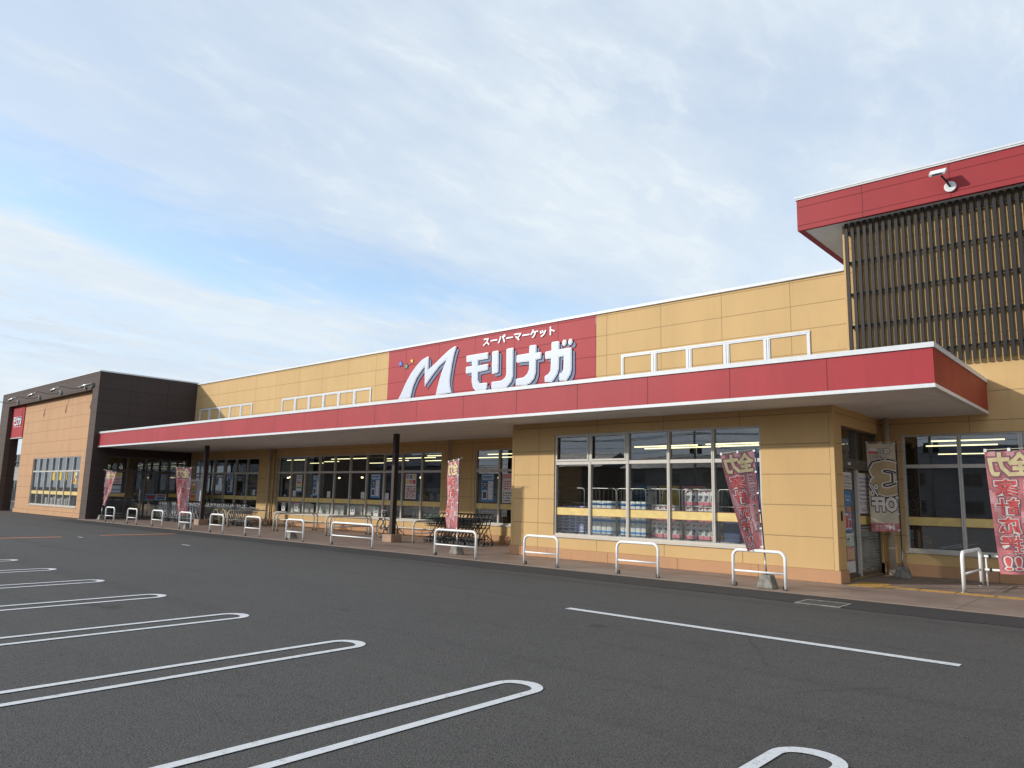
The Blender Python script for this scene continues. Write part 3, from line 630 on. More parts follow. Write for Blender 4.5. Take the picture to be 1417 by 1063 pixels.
for (x0, x1, y) in ((-11.2, -8.9, 18.3), (-11.1, -9.2, 17.6), (-9.0, -7.7, 18.2), (-8.9, -6.9, 17.5), (-7.9, -6.2, 18.6)): ceil_light(x0, x1, y, 3.02)
for (x, y) in ((-36.2, 22.3), (-34.7, 21.5), (-33.0, 22.0), (-31.9, 22.6), (-29.2, 22.0), (-28.7, 22.3), (-26.3, 21.6), (-25.4, 22.4), (-24.7, 21.8), (-23.3, 22.2), (-21.6, 21.7), (-20.7, 22.5)):
    bp(MB().disc((x, y, 2.35), (0, 0, 1), .05, .06, 10), 'pendant_lamp', M['spot'])
# roller blinds inside the window right of the side door
mb = MB()
for i in range(46): mb.box(-4.7, 3.4, YM+.17+(i % 2)*.006, YM+.18+(i % 2)*.006, .62+i*.041, .655+i*.041)
bp(mb, 'blind', M['blind'])
# pale counters and boards behind the low panes
for i, x in enumerate((-31.0, -29.9, -28.7, -27.6, -26.3, -25.2)):
    b = MB().box(-.50, .50, -.02, .02, 0, .55).box(-.46, .46, -.021, .021, .552, .57)
    o = b.build('partition_board', plain('pale_board', (.66, .67, .60), .6)); o.location = (x, YM+.30, .50); tag(o, 'pale grey board standing low behind the long shop window', 'board', 'pale boards behind the low panes of the long window')
def shelf(x, y, w, label, cols):
    t = thing('display_shelf', label, 'shelf', (x, y, 0))
    mb = MB()
    for z in (.15, .55, .95, 1.35, 1.75): mb.box(-w/2, w/2, -.22, .22, z, z+.03)
    mb.box(-w/2, w/2, -.012, .012, .18, 1.9); mb.build('rack', M['shelf'], t)
    mb = MB()
    for z in (.18, .58, .98, 1.38):
        xx = -w/2+.05
        while xx < w/2-.15:
            ww = random.uniform(.07, .16); mb.box(xx, xx+ww*.9, -.20, -.05, z, z+random.uniform(.16, .30), random.randrange(len(cols))); xx += ww
    mb.build('goods', cols, t)
gc = [plain('goods_white', (.45, .45, .42), .5), plain('goods_red', (.28, .05, .04), .5), plain('goods_green', (.06, .20, .08), .5), plain('goods_blue', (.05, .11, .3), .5), plain('goods_yellow', (.45, .33, .07), .5)]
shelf(-38.4, 21.6, 3.2, 'dark goods shelf behind the leftmost shop window beside the brown block', gc)
shelf(-24.2, 22.4, 3.0, 'goods shelf inside behind the middle of the long window', gc)
shelf(-19.6, 21.6, 2.4, 'goods shelf inside behind the wall with the right downpipe', gc)
shelf(-16.0, 21.2, 3.0, 'goods shelf behind the short window left of the projecting wing', gc)
o = MB().box(-.55, .55, -.3, .3, 0, .42).box(-.5, .5, -.26, .26, .421, .47).build('plastic_crate', plain('green_plastic', (.02, .16, .07), .5), bevel=.01); o.location = (-21.3, 19.95, .55); tag(o, 'low green crate behind the rightmost pane of the long window', 'crate')
o.location.z = -.02; o.scale.z = 2.0

# ------------------------------------------------------------------ window posters
PB = plain('poster_blue', (.06, .22, .50), .35); PW = plain('poster_white', (.72, .72, .70), .35); PR = plain('poster_red', (.55, .05, .05), .35)
PY = plain('poster_yellow', (.75, .55, .08), .35); PG = plain('poster_green', (.05, .28, .10), .35); PK = plain('poster_black', (.03, .03, .035), .35); PO = plain('poster_orange', (.65, .24, .05), .35)
PP = plain('poster_pink', (.68, .25, .28), .35)
PM = [PB, PW, PR, PY, PG, PK, PO, PP]
def poster(x, z, w, h, pos, label, base, blocks, axis='X', group=None, cat='poster', name='poster'):
    """blocks: (u0,u1,v0,v1,material) in 0..1, v from the bottom; sits on the glass in plane y=pos / x=pos"""
    mb = MB(); mb.box(-w/2, w/2, -.003, 0, 0, h, base)
    for k_, (a, b, c, d, m) in enumerate(blocks):
        y = -.0035-.0006*(k_ % 4); mb.quad([(-w/2+a*w, y, c*h), (-w/2+b*w, y, c*h), (-w/2+b*w, y, d*h), (-w/2+a*w, y, d*h)], m)
    o = mb.build(name, PM, recalc=False)
    if axis == 'X': o.location = (x, pos, z)
    else: o.rotation_euler = (0, 0, R(90)); o.location = (pos, x, z)
    return tag(o, label, cat, group)
def lines(u0, u1, v0, v1, n, m, fill=.5, seed=1):
    r = random.Random(seed); out = []
    for i in range(n):
        a = v0+(v1-v0)*i/n; u = u0
        while u < u1-.02:
            w = r.uniform(.03, .10)
            if r.random() < .8: out.append((u, min(u1, u+w*.75), a, a+(v1-v0)/n*fill, m))
            u += w
    return out
blue = [(.06, .94, .80, .97, 1), (.12, .88, .83, .94, 0), (.10, .46, .08, .40, 1), (.14, .42, .12, .36, 5), (.10, .46, .46, .74, 5), (.54, .92, .08, .74, 1)]+lines(.58, .88, .12, .70, 9, 7, .5, 3)+lines(.14, .86, .845, .93, 2, 1, .5, 8)+lines(.13, .43, .5, .7, 3, 1, .5, 5)
gy = YM+.083
poster(-28.98, 1.42, .58, .95, gy, 'blue poster in the third pane from the left of the long window', 0, blue)
poster(-24.72, 1.42, .62, .98, gy, 'blue poster in the long window just left of the bicycle', 0, blue)
poster(-36.85, 1.44, .62, .98, gy, 'blue poster in the leftmost window above the parked carts', 0, blue)
poster(-18.32, 1.40, .62, .98, gy, 'blue poster in the short window beside the middle carts', 0, blue)
poster(-30.4, 1.58, .46, .80, gy, 'white poster with red yellow and green stripes in the long window', 1, [(.1, .9, .5, .6, 2), (.1, .9, .36, .46, 3), (.1, .9, .22, .32, 4), (.0, 1, 0, .08, 0)]+lines(.1, .9, .66, .95, 3, 5, .55, 4))
poster(-22.5, 1.42, .64, .98, gy, 'busy white and red poster in the long window right of the steel column', 1, [(.05, .3, .8, .96, 7), (.36, .62, .8, .96, 0), (.68, .95, .8, .96, 3), (.05, .3, .6, .76, 3), (.36, .62, .6, .76, 7), (.68, .95, .6, .76, 2)]+lines(.05, .95, .05, .55, 7, 2, .6, 6)+lines(.05, .95, .08, .55, 6, 5, .25, 7))
poster(-17.3, 1.38, .62, 1.02, gy, 'white sale poster with pink heading in the short window next to the wing', 1, [(.04, .96, .82, .97, 7)]+lines(.08, .92, .45, .78, 4, 2, .6, 8)+lines(.08, .92, .05, .4, 4, 5, .5, 9))
for i, x in enumerate((-31.6, -30.5, -28.7, -26.2, -24.6)):
    poster(x, .70, .30, .40, gy, 'small white notice with a black picture low in the long window', 1, [(.2, .8, .25, .75, 5), (.38, .62, .32, .66, 1), (0, 1, .85, 1, 4 if i > 1 else 7)], group='small notices low in the long window')
for x, z in ((-30.75, 1.38), (-28.0, 1.38), (-25.55, 1.38), (-23.95, 1.36), (-34.4, 1.38)):
    poster(x, z, .24, .27, gy, 'small plain white sheet taped above the yellow band', 1, lines(.12, .88, .15, .85, 5, 5, .18, 2), group='small white sheets taped above the yellow band', cat='notice', name='notice')
for x in (-31.55, -29.3, -26.4, -35.6, -37.9):
    poster(x, 1.37, .16, .10, gy, 'tiny light blue sticker just above the yellow band', 0, [(.1, .9, .4, .8, 1)], group='tiny blue stickers above the yellow band', cat='sticker', name='sticker')
# yellow and white sheets in the brown block window
ty_ = 14.36+.083
for i, (x, w) in enumerate(((-48.05, .55), (-46.98, .62), (-45.95, .30))):
    poster(x, 1.95, w, .45, ty_, 'plain yellow sheet taped inside the brown block window', 3, [(.05, .95, .05, .95, 3)], group='yellow sheets inside the brown block window', cat='notice', name='notice')
poster(-44.5, 1.75, .5, .75, ty_, 'yellow and white price poster in the last pane of the brown block window', 3, [(.5, .95, .3, .95, 1), (.1, .5, .1, .4, 2), (.55, .9, .4, .6, 5)])
for i, x in enumerate((-49.5, -48.6, -48.1, -47.4, -47.0, -46.4, -45.9, -45.5)):
    b = MB().box(-.17, .17, -.1, .1, 0, random.uniform(.36, .5)).box(-.15, .15, -.102, .102, .05, .3, 1); o = b.build('paper_sack', [PW, plain('sack_print', (.5, .5, .46), .6)], bevel=.02); o.location = (x, 14.72, .54)
    tag(o, 'white sack on the sill inside the brown block window', 'sack', 'white sacks inside the brown block window')
o = MB().box(-51.6, -43.8, 14.58, 14.9, .48, .54).build('window_bench', M['shelf']); tag(o, 'low bench inside the brown block window carrying white sacks', 'bench')
# posters on the door leaf of the wing
dx = -5.272
poster(16.80, 1.02, .44, .55, dx, 'blue framed notice with red panels on the side door', 0, [(.06, .48, .08, .7, 1), (.54, .94, .08, .5, 1), (.12, .42, .14, .62, 2), (.58, .9, .14, .44, 2), (.3, .95, .76, .95, 6), (.54, .94, .54, .7, 7)], axis='Y')
poster(16.83, 1.58, .40, .30, dx, 'dark blue square sticker on the side door', 0, lines(.15, .85, .3, .8, 2, 1, .5, 3), axis='Y', cat='sticker', name='sticker')
poster(16.86, .72, .48, .26, dx, 'white map notice below the red panels on the side door', 1, lines(.05, .95, .1, .9, 5, 4, .4, 12)+[(.1, .4, .5, .6, 5)], axis='Y')
poster(16.88, .42, .50, .27, dx, 'colourful photo notice near the foot of the side door', 7, lines(.03, .97, .05, .95, 6, 3, .6, 13)+lines(.03, .97, .1, .95, 5, 1, .4, 14), axis='Y')
poster(16.84, .16, .60, .24, dx, 'plain grey sheet at the foot of the side door', 1, [], axis='Y', cat='notice', name='notice')
poster(16.86, 1.92, .54, .36, dx, 'white diagram notice in the upper part of the side door', 1, lines(.05, .95, .1, .9, 6, 4, .35, 15)+lines(.1, .9, .1, .9, 4, 2, .3, 16), axis='Y')
poster(18.15, 1.40, .95, .9, dx-.02, 'white notice with blue diagrams on the fixed pane beside the side door', 1, lines(.05, .95, .05, .95, 9, 0, .3, 17)+lines(.1, .9, .1, .9, 7, 2, .2, 18), axis='Y')
# posters at the main entrance
ex = EX1-.12
poster(15.42, 1.30, .58, .45, ex, 'blue and white notice beside the main entrance doors', 0, [(.08, .92, .5, .92, 1), (.08, .92, .1, .4, 1)], axis='Y')
poster(15.42, 1.80, .52, .58, ex, 'white photo notice above the blue one beside the main entrance', 1, [(.1, .9, .7, .95, 3)]+lines(.1, .9, .1, .6, 4, 2, .5, 19), axis='Y')
poster(17.5, .98, 1.1, .32, ex, 'blue and white banner across the main sliding door', 1, [(.03, .5, .08, .92, 0), (.12, .42, .25, .75, 2), (.55, .95, .15, .5, 0), (.55, .95, .6, .85, 2)], axis='Y', cat='banner')

# ------------------------------------------------------------------ roll cages and paper packs behind the wing window
def cage(w):
    t = thing('roll_cage', 'x', 'roll cage'); mb = MB(); h, d, r = 1.87, .7, .08
    for y in (0, d):
        pts = [(0, y, .14), (0, y, h-r)]+[(r-r*math.cos(a), y, h-r+r*math.sin(a)) for a in (R(30), R(60), R(90))]+[(w-r+r*math.sin(a), y, h-r+r*math.cos(a)) for a in (R(0), R(30), R(60))]+[(w, y, h-r), (w, y, .14)]
        mb.tube(pts, .014, 7)
        mb.tube([(0, y, 1.47), (w, y, 1.47)], .010, 6); mb.tube([(0, y, .55), (w, y, .55)], .008, 6)
    for x in (0, w):
        for z in (.55, 1.47): mb.tube([(x, 0, z), (x, d, z)], .008, 6)
    if True:
        for i in range(1, 6): mb.tube([(w*i/6, d, .16), (w*i/6, d, h)], .006, 5)
        for i in range(1, 4):
            for x in (0, w): mb.tube([(x, d*i/4, .16), (x, d*i/4, h-.05)], .006, 5)
    mb.build('frame', M['steel'], t)
    MB().box(0, w, 0, d, .14, .165).build('base_deck', M['steel'], t)
    for x in (.06, w-.06):
        for y in (.06, d-.06): MB().disc((x, y, .06), (1, 0, 0), .058, .03, 14).build('wheel', M['black'], t)
    return t
cages = [(-12.82, .86), (-11.80, .85), (-10.90, .88), (-9.95, .88), (-9.01, .88), (-8.06, .88)]
cl = ['steel roll cage of blue cartons at the left end of the wing window', 'steel roll cage of white packs, second in the wing window', 'steel roll cage of white packs, third in the wing window',
      'steel roll cage holding low pink packs in the wing window', 'steel roll cage stacked highest with pink packs', 'steel roll cage behind the leaning red flag in the wing window']
c0 = None
for (x, w), lb in zip(cages, cl):
    if c0 is None: c0 = cage(.87); o = c0; o.location = (x, 16.42, 0); o['label'] = lb; o['group'] = 'roll cages behind the wing window'
    else: o = copy_tree(c0, None, (x, 16.42, 0), 0, lb)
def packmesh(w, h, d, segs, mats, name, bulge=.010):
    bm = MB(); z = 0
    ring = [(-w/2+bulge, -d/2), (0, -d/2-bulge*.6), (w/2-bulge, -d/2), (w/2, -d/2+bulge), (w/2, d/2), (-w/2, d/2), (-w/2, -d/2+bulge)]
    zs = [0]; ms = []
    for (hh, m) in segs: zs.append(zs[-1]+hh*h); ms.append(m)
    b = len(bm.v)
    for i, z in enumerate(zs):
        s = .96 if i in (0, len(zs)-1) else 1
        for p in ring: bm.v.append((p[0]*s, p[1]*s, z))
    n = len(ring)
    for i in range(len(zs)-1):
        for j in range(n): bm.f.append((b+i*n+j, b+i*n+(j+1) % n, b+(i+1)*n+(j+1) % n, b+(i+1)*n+j)); bm.mi.append(ms[i]); bm.sm.append(False)
    bm.f.append(tuple(b+(len(zs)-1)*n+j for j in range(n))); bm.mi.append(ms[-1]); bm.sm.append(False)
    bm.f.append(tuple(b+j for j in range(n))[::-1]); bm.mi.append(ms[0]); bm.sm.append(False)
    return bm
pwh = plain('film_white', (.84, .87, .85), .3, 0, .06, 14); pgr = plain('film_pale_green', (.66, .78, .72), .3, 0, .1, 14); pbl = plain('film_blue', (.03, .28, .75), .3)
ppk = plain('film_pink', (.80, .30, .36), .3, 0, .1, 12); pgy = plain('film_grey_print', (.22, .23, .25), .4, 0, .3, 30); prd = plain('film_red', (.55, .04, .06), .3)
cbl = plain('carton_blue', (.04, .12, .50), .4, 0, .1, 20); cwh = plain('carton_white', (.75, .80, .88), .4)
wp = packmesh(.150, .43, .2, [(.06, 0), (.03, 1), (.10, 2), (.04, 1), (.50, 0), (.14, 2), (.03, 1), (.10, 0)], 0, 'p')
wp = wp.build('paper_pack', [pwh, pgr, pbl]); tag(wp, 'white and pale green paper roll pack with blue bands in the roll cages', 'paper pack', 'white paper packs in the second and third roll cages')
pk = packmesh(.165, .40, .2, [(.22, 1), (.06, 0), (.34, 0), (.38, 0)], 0, 'p')
pk.quad([(-.045, -.109, .16), (.05, -.109, .16), (.05, -.109, .24), (-.045, -.109, .24)], 2); pk.quad([(-.02, -.110, .30), (.02, -.110, .30), (.02, -.110, .345), (-.02, -.110, .345)], 3); pk.quad([(.03, -.110, .33), (.055, -.110, .33), (.055, -.110, .36), (.03, -.110, .36)], 3)
pk.quad([(-.055, -.1085, .10), (.02, -.1085, .10), (.02, -.1085, .155), (-.055, -.1085, .155)], 2)
pk = pk.build('paper_pack', [pwh, ppk, pgy, prd], recalc=False); tag(pk, 'pink and white paper roll pack with a grey picture in the roll cages', 'paper pack', 'pink paper packs in the fourth and fifth roll cages')
ct = packmesh(.20, .088, .28, [(.2, 0), (.25, 1), (.35, 0), (.12, 1), (.08, 0)], 0, 'p', .002)
ct.quad([(-.03, -.1425, .015), (.02, -.1425, .015), (.02, -.1425, .08), (-.03, -.1425, .08)], 1)
ct = ct.build('carton', [cbl, cwh], recalc=False); tag(ct, 'small blue printed carton stacked in the leftmost roll cage', 'carton', 'blue cartons in the leftmost roll cage')
def place(proto, x, y, z, first):
    if first: proto.location = (x, y, z); return
    o = proto.copy(); C.objects.link(o); o.location = (x, y, z); o.rotation_euler = (0, 0, random.uniform(-.06, .06))
first = True
Z0 = .68
deck = MB().box(-12.8, -7.2, 16.43, 17.1, .62, .665).build('cage_shelf', M['steel']); tag(deck, 'long wire deck carrying the paper packs behind the wing window', 'shelf')
for ci in (1, 2):
    x = cages[ci][0]
    for r_ in range(2):
        for k_ in range(5): place(wp, x+.11+k_*.162, 16.58+random.uniform(0, .02), Z0+r_*.432, first); first = False
first = True
for ci, rows in ((3, (0, 1)), (4, (0, 1, 2))):
    x = cages[ci][0]
    for r_ in rows:
        for k_ in range(5):
            if ci == 3 and r_ == 1 and k_ == 4: continue
            place(pk, x+.11+k_*.168, 16.58+random.uniform(0, .02), (Z0+r_*.402)-(.10 if (ci == 3 and r_ == 1) else 0)*0, first); first = False
first = True
for k_ in range(4):
    for r_ in range(8): place(ct, -12.68+k_*.207, 16.60, Z0+r_*.089, first); first = False
cr = MB().box(-.38, .38, -.25, .25, 0, .03)
for a, b, c, d in ((-.38, .38, -.25, -.235), (-.38, .38, .235, .25), (-.38, -.365, -.235, .235), (.365, .38, -.235, .235)): cr.box(a, b, c, d, .031, .26)
cr = cr.build('plastic_crate', plain('crate_blue', (.03, .07, .17), .5)); cr.location = (-7.6, 16.75, 1.24-.02); tag(cr, 'dark blue plastic crate, upper of two in the cage behind the flag', 'crate', 'blue crates behind the wing window')
c2 = cr.copy(); C.objects.link(c2); c2.location = (-7.6, 16.75, .67); c2['label'] = 'dark blue plastic crate, lower of two in the cage behind the flag'
cr.location.z = .94
# picture board in the storeroom
poster(-10.9, 1.30, 2.3, .72, YM-.03, 'long board of black and gold pictures on the storeroom wall in the wing', 5, [(0, .14, .1, .98, 0), (.15, .3, .1, .98, 1), (.33, .62, .05, .98, 3), (.65, .98, .05, .98, 7)]+lines(.33, .98, .08, .96, 7, 5, .6, 21)+lines(.02, .3, .1, .9, 5, 5, .5, 22), cat='picture board')

# ------------------------------------------------------------------ guard rails along the kerb
def ubar(w, h=.68, r=.030, cr=.13, mid=.29, mat='rail', gr='guard rails along the kerb'):
    t = thing('guard_rail', 'x', 'guard rail', group=gr); pts = [(0, 0, 0), (0, 0, h-cr)]
    pts += [(cr-cr*math.cos(R(a)), 0, h-cr+cr*math.sin(R(a))) for a in (15, 30, 45, 60, 75, 90)]
    pts += [(w-cr+cr*math.sin(R(a)), 0, h-cr+cr*math.cos(R(a))) for a in (0, 15, 30, 45, 60, 75)]+[(w, 0, h-cr), (w, 0, 0)]
    MB().tube(pts, r, 14).build('hoop', M[mat], t); MB().tube([(r, 0, mid), (w-r, 0, mid)], r*.62, 10).build('cross_bar', M[mat], t)
    for x in (0, w): MB().disc((x, 0, .006), (0, 0, 1), r*1.5, .012, 16).build('foot_collar', M['dgrey'], t)
    for x in (.05, w-.05): MB().box(x-.012, x+.012, .0, .03, .0, .075).build('lock_bracket', M['black'], t)
    return t
n_small = ubar(1.02); n_w16 = ubar(1.54); n_w20 = ubar(2.06)
RL = [(-38.13, 's', 'white hoop rail nearest the brown entrance block'), (-35.57, 's', 'white hoop rail second from the brown entrance block'), (-32.95, 's', 'white hoop rail third from the brown entrance block'),
      (-30.35, 's', 'white hoop rail in front of the red flag by the notice board'), (-27.73, 's', 'white hoop rail just right of the far steel column'), (-25.09, 's', 'white hoop rail before the right end of the parked carts'),
      (-22.39, 's', 'white hoop rail with a spare flag weight behind it'), (-19.80, 'L', 'widest white rail left of the near steel column'), (-15.04, 'M', 'white rail before the red flag by the middle carts'),
      (-11.86, 's', 'white hoop rail at the left end of the wing window'), (-9.20, 's', 'white hoop rail under the middle of the wing window'), (-6.52, 's', 'white hoop rail in front of the leaning red flag')]
used = set()
for x, kd, lb in RL:
    p = {'s': n_small, 'M': n_w16, 'L': n_w20}[kd]
    if kd not in used: used.add(kd); p.location = (x, 13.86, 0); p['label'] = lb
    else: copy_tree(p, None, (x, 13.86, 0), 0, lb)
inn = ubar(1.9, .72, .030, .16, .32, 'railgrey', 'inner rails by the shop wall')
IR = [(-31.35, 16.45, 'grey hoop rail at the right end of the long cart row'), (-27.55, 16.45, 'grey hoop rail under the left part of the long window'), (-27.38, 16.5, 'grey hoop rail doubled right against its twin under the long window'),
      (-23.95, 16.5, 'grey hoop rail behind the widest white rail'), (-23.70, 16.5, 'grey hoop rail just left of the bicycle'), (-18.98, 16.5, 'grey hoop rail between the bicycle and the middle carts'), (-3.12, 16.43, 'white hoop rail with clamps by the near flag at the right edge')]
for i, (x, y, lb) in enumerate(IR):
    if i == 0: inn.location = (x, y, 0); inn.rotation_euler = (0, 0, R(90)); inn['label'] = lb
    elif i < 6: copy_tree(inn, None, (x, y, 0), R(90), lb)
    else:
        q = ubar(1.72, .74, .034, .13, .33, 'rail', 'inner rails by the shop wall'); q.location = (x, y, 0); q.rotation_euler = (0, 0, R(90)); q['label'] = lb
        for yy_ in (0, 1.72): MB().disc((yy_, 0, .006), (0, 0, 1), .085, .012, 18).build('foot_plate', M['steel'], q)
def tworail(x0, x1, y, label, mat, za=.60, zb=.34, clamps=()):
    t = thing('wall_rail', label, 'rail', ((x0+x1)/2, y, 0), group='horizontal rails by the shop wall'); w = (x1-x0)/2
    for z in (za, zb): MB().tube([(-w, 0, z), (w, 0, z)], .024, 10).build('bar', M[mat], t)
    for x in [-w+.02]+[(-w+.02)+(2*w-.04)*i/3 for i in (1, 2)]+[w-.02]:
        MB().tube([(x, .03, 0), (x, .03, za)], .020, 8).build('post', M[mat], t)
    for c_ in clamps:
        for z in (za, zb): MB().disc((c_-t.location.x, 0, z), (1, 0, 0), .036, .04, 12).build('clamp', M['black'], t)
tworail(-31.3, -24.1, 18.62, 'double grey rail low along the wall under the left half of the long window', 'railgrey')
tworail(-23.6, -19.0, 18.62, 'double grey rail low along the wall behind the bicycle', 'railgrey')
tworail(-3.05, 5.0, 18.18, 'double white rail with black clamps at the right edge', 'rail', .60, .33, (-2.95, -2.72))

# ------------------------------------------------------------------ nobori flags
CLR = plain('flag_red', (.62, .20, .21), .75, 0, .22, 4); CLP = plain('flag_pink', (.68, .34, .35), .75, 0, .15, 5); CLC = plain('flag_cream', (.60, .52, .39), .75, 0, .12, 4)
TD = plain('print_dark', (.26, .12, .15), .7); TWt = plain('print_white', (.74, .66, .60), .7); TR = plain('print_red', (.66, .10, .10), .7, 0, .15, 9); TG = plain('print_gold', (.72, .58, .32), .7, 0, .12, 9); TK = plain('print_black', (.03, .025, .035), .7)
TB = plain('print_brown', (.45, .33, .17), .7)
def flag(x, y, ang, label, kind='sale', ztop=2.52, w=.62, h=1.80, bottom=1.0, sweep=0.0, lean=0.0, rip=.03, phase=0, mirror=True, sag=.05, base='block', zoff=0.0, twist=0.0):
    """pole at x,y; cloth runs from it towards ang (degrees, world); bottom = width of the foot relative to the head"""
    t = thing('banner_flag', label, 'banner flag', (x, y, 0), group='upright banner flags')
    d = Vector((math.cos(R(ang)), math.sin(R(ang)), 0)); nrm = Vector((d.y, -d.x, 0))
    ln = Vector((-lean, 0, 0))
    def pole(z): return ln*(z/ztop) + Vector((0, 0, z))
    def cloth(u, v, o=0.0):           # u 0 at the pole, v 0 at the top
        z = ztop-.03-h*v; a = twist*v
        dd = Vector((math.cos(R(ang+a)), math.sin(R(ang+a)), 0))
        p = pole(z) + dd*(w*u*(1-(1-bottom)*v*v**.2)+.03) + Vector((0, 0, -sag*u*(1-v*.4)))
        k = math.sin(6.0*u+5.2*v+phase)*.55+math.sin(11*u-7*v+phase*2)*.28+math.sin(3*v*3.1+phase)*.35
        return p + nrm*(k*rip*min(1, .25+u*1.1)*(.3+v) + sweep*u*v + o)
    nu, nv = 16, 44; mb = MB()
    for j in range(nv+1):
        for i in range(nu+1): mb.v.append(tuple(cloth(i/nu, j/nv)))
    for j in range(nv):
        for i in range(nu):
            a = j*(nu+1)+i; mb.f.append((a, a+1, a+nu+2, a+nu+1)); mb.mi.append(1 if (kind == 'sale' and (math.sin(i*.9+j*.35+phase)+math.sin(j*.23+i*.2) > .75)) else 0); mb.sm.append(True)
    if kind == 'off':
        mb.mi = [2 if j >= nv*.90 else 0 for j in range(nv) for i in range(nu)]
    cm = {'sale': [CLR, CLP, CLR], 'off': [CLC, CLC, CLR]}[kind]
    cl_ = mb.build('cloth', cm, t, recalc=False)
    pr = MB(); mats = [TD, TWt, TR, TG, TK, TB]
    # text is cut into fine strips by subdividing so that it follows the cloth
    def put(body, u0, u1, v0, v1, m, off, bold=0.0, ex=0.0):
        tmp = MB(); fit_text(tmp, body, u0, u1, -v1, -v0, lambda a, b, c: (a, b, 0), 0, bold=bold, expand=ex, mirror=not mirror, res=2)
        bm = bmesh.new(); vs_ = [bm.verts.new(p) for p in tmp.v]
        for q in tmp.f:
            try: bm.faces.new([vs_[i] for i in q])
            except ValueError: pass
        for k_ in range(1, 14):
            bmesh.ops.bisect_plane(bm, geom=bm.verts[:]+bm.edges[:]+bm.faces[:], plane_co=(k_/14, 0, 0), plane_no=(1, 0, 0))
        for k_ in range(1, 30):
            if v0 < k_/30 < v1: bmesh.ops.bisect_plane(bm, geom=bm.verts[:]+bm.edges[:]+bm.faces[:], plane_co=(0, -k_/30, 0), plane_no=(0, 1, 0))
        bm.verts.index_update(); 
        for side in (1, -1):
            b = len(pr.v)
            for q in bm.verts: pr.v.append(tuple(cloth(max(0, min(1, q.co.x)), max(0, min(1, -q.co.y)), off*side)))
            for q in bm.faces: pr.f.append(tuple(b+v.index for v in q.verts)); pr.mi.append(m); pr.sm.append(False)
        bm.free()
    def rect(u0, u1, v0, v1, m, off):
        for i in range(8):
            for j in range(4):
                a0, a1, b0, b1 = u0+(u1-u0)*i/8, u0+(u1-u0)*(i+1)/8, v0+(v1-v0)*j/4, v0+(v1-v0)*(j+1)/4
                for side in (1, -1): pr.quad([cloth(a0, b0, off*side), cloth(a1, b0, off*side), cloth(a1, b1, off*side), cloth(a0, b1, off*side)], m)
    # u runs from the pole; reading direction on this face runs away from the pole
    def word(s, u0, u1, v0, v1, fill, out1=1, out2=0, e=.045):
        put(s, u0, u1, v0, v1, out2, .004, .03, e+.035); put(s, u0, u1, v0, v1, out1, .007, .02, e); put(s, u0, u1, v0, v1, fill, .010, .02, 0)
    if kind == 'sale':
        put('全', .08, .52, .02, .20, 0, .004, .05, .07); put('力', .52, .93, .02, .20, 0, .004, .05, .07)
        put('全', .08, .52, .02, .20, 3, .009, .05); put('力', .52, .93, .02, .20, 3, .009, .05)
        for i, ch in enumerate('家計応援'): word(ch, .42, .88, .235+i*.155, .365+i*.155, 2)
        word('!!', .50, .84, .865, .965, 2)
        for i, ch in enumerate('毎日やすい値'): put(ch, .10, .27, .24+i*.10, .325+i*.10, 1, .004, .03, .04); put(ch, .10, .27, .24+i*.10, .325+i*.10, 0, .008, .02)
    else:
        rect(.62, .93, .055, .09, 1, .004); rect(.62, .93, .09, .118, 2, .004)
        for s, u0, u1, v0, v1 in (('毎日', .18, .60, .055, .115), ('レジにて', .34, .90, .14, .19)):
            put(s, u0, u1, v0, v1, 4, .004, .03, .05); put(s, u0, u1, v0, v1, 1, .008, .02)
        put('3', .06, .86, .22, .58, 4, .004, .06, .03); put('3', .06, .86, .22, .58, 1, .007, .06, .0); put('3', .06, .86, .22, .58, 5, .010, .035, 0)
        put('%', .66, .95, .47, .60, 4, .011, .02, .04); put('%', .66, .95, .47, .60, 1, .013, .02, 0)
        put('OFF', .04, .90, .62, .77, 4, .004, .05, .05); put('OFF', .04, .90, .62, .77, 1, .008, .05, 0)
        put('M', .16, .36, .92, .98, 1, .004, .03); put('モリナガ', .40, .84, .925, .975, 1, .004, .02)
    po = pr.build('printing', mats, cl_, recalc=False)
    mb = MB(); mb.tube([tuple(pole(.30)), tuple(pole(ztop+.03))], .013, 10, 0); mb.tube([tuple(pole(.18)), tuple(pole(.62))], .017, 10, 1)
    mb.build('pole', [M['pole'], M['steel']], t)
    e = pole(ztop)+d*(w+.04)+Vector((0, 0, -sag)); s_ = pole(ztop)-d*.17+Vector((0, 0, sag*.3)); MB().tube([tuple(s_), tuple(e)], .006, 7).build('cross_arm', M['barbeige'], t)
    for v in (.0, .22, .44, .62, .80, .985):
        c_ = cloth(0, v); MB().box(c_.x-.028, c_.x+.022, c_.y-.018, c_.y+.018, c_.z-.018, c_.z+.018).build('clip', M['clip'], t)
    for u in (.5, .98): c_ = cloth(u, 0)+Vector((0, 0, .015)); MB().box(c_.x-.02, c_.x+.02, c_.y-.012, c_.y+.012, c_.z-.02, c_.z+.03).build('clip', M['clip'], t)
    mb = MB(); mb.frustum(0, 0, .0, .25, .16, .16, .10, .10); mb.build('weight', M['concrete'], t, bevel=.02)
    return t
flag(-5.90, 13.98, 222, 'red sale flag leaning before the right end of the wing window', ztop=2.62, w=.66, h=1.86, bottom=.46, lean=.16, rip=.035, phase=.4, sag=.10)
flag(-4.67, 18.45, 208, 'cream discount flag beside the side door and downpipe', kind='off', ztop=3.02, w=.60, h=1.98, bottom=.96, rip=.02, phase=1.2, sag=.0)
flag(-1.55, 14.0, 197, 'red sale flag nearest the camera at the right edge', ztop=2.53, w=.66, h=1.90, bottom=.86, rip=.03, phase=2.0, sag=.03)
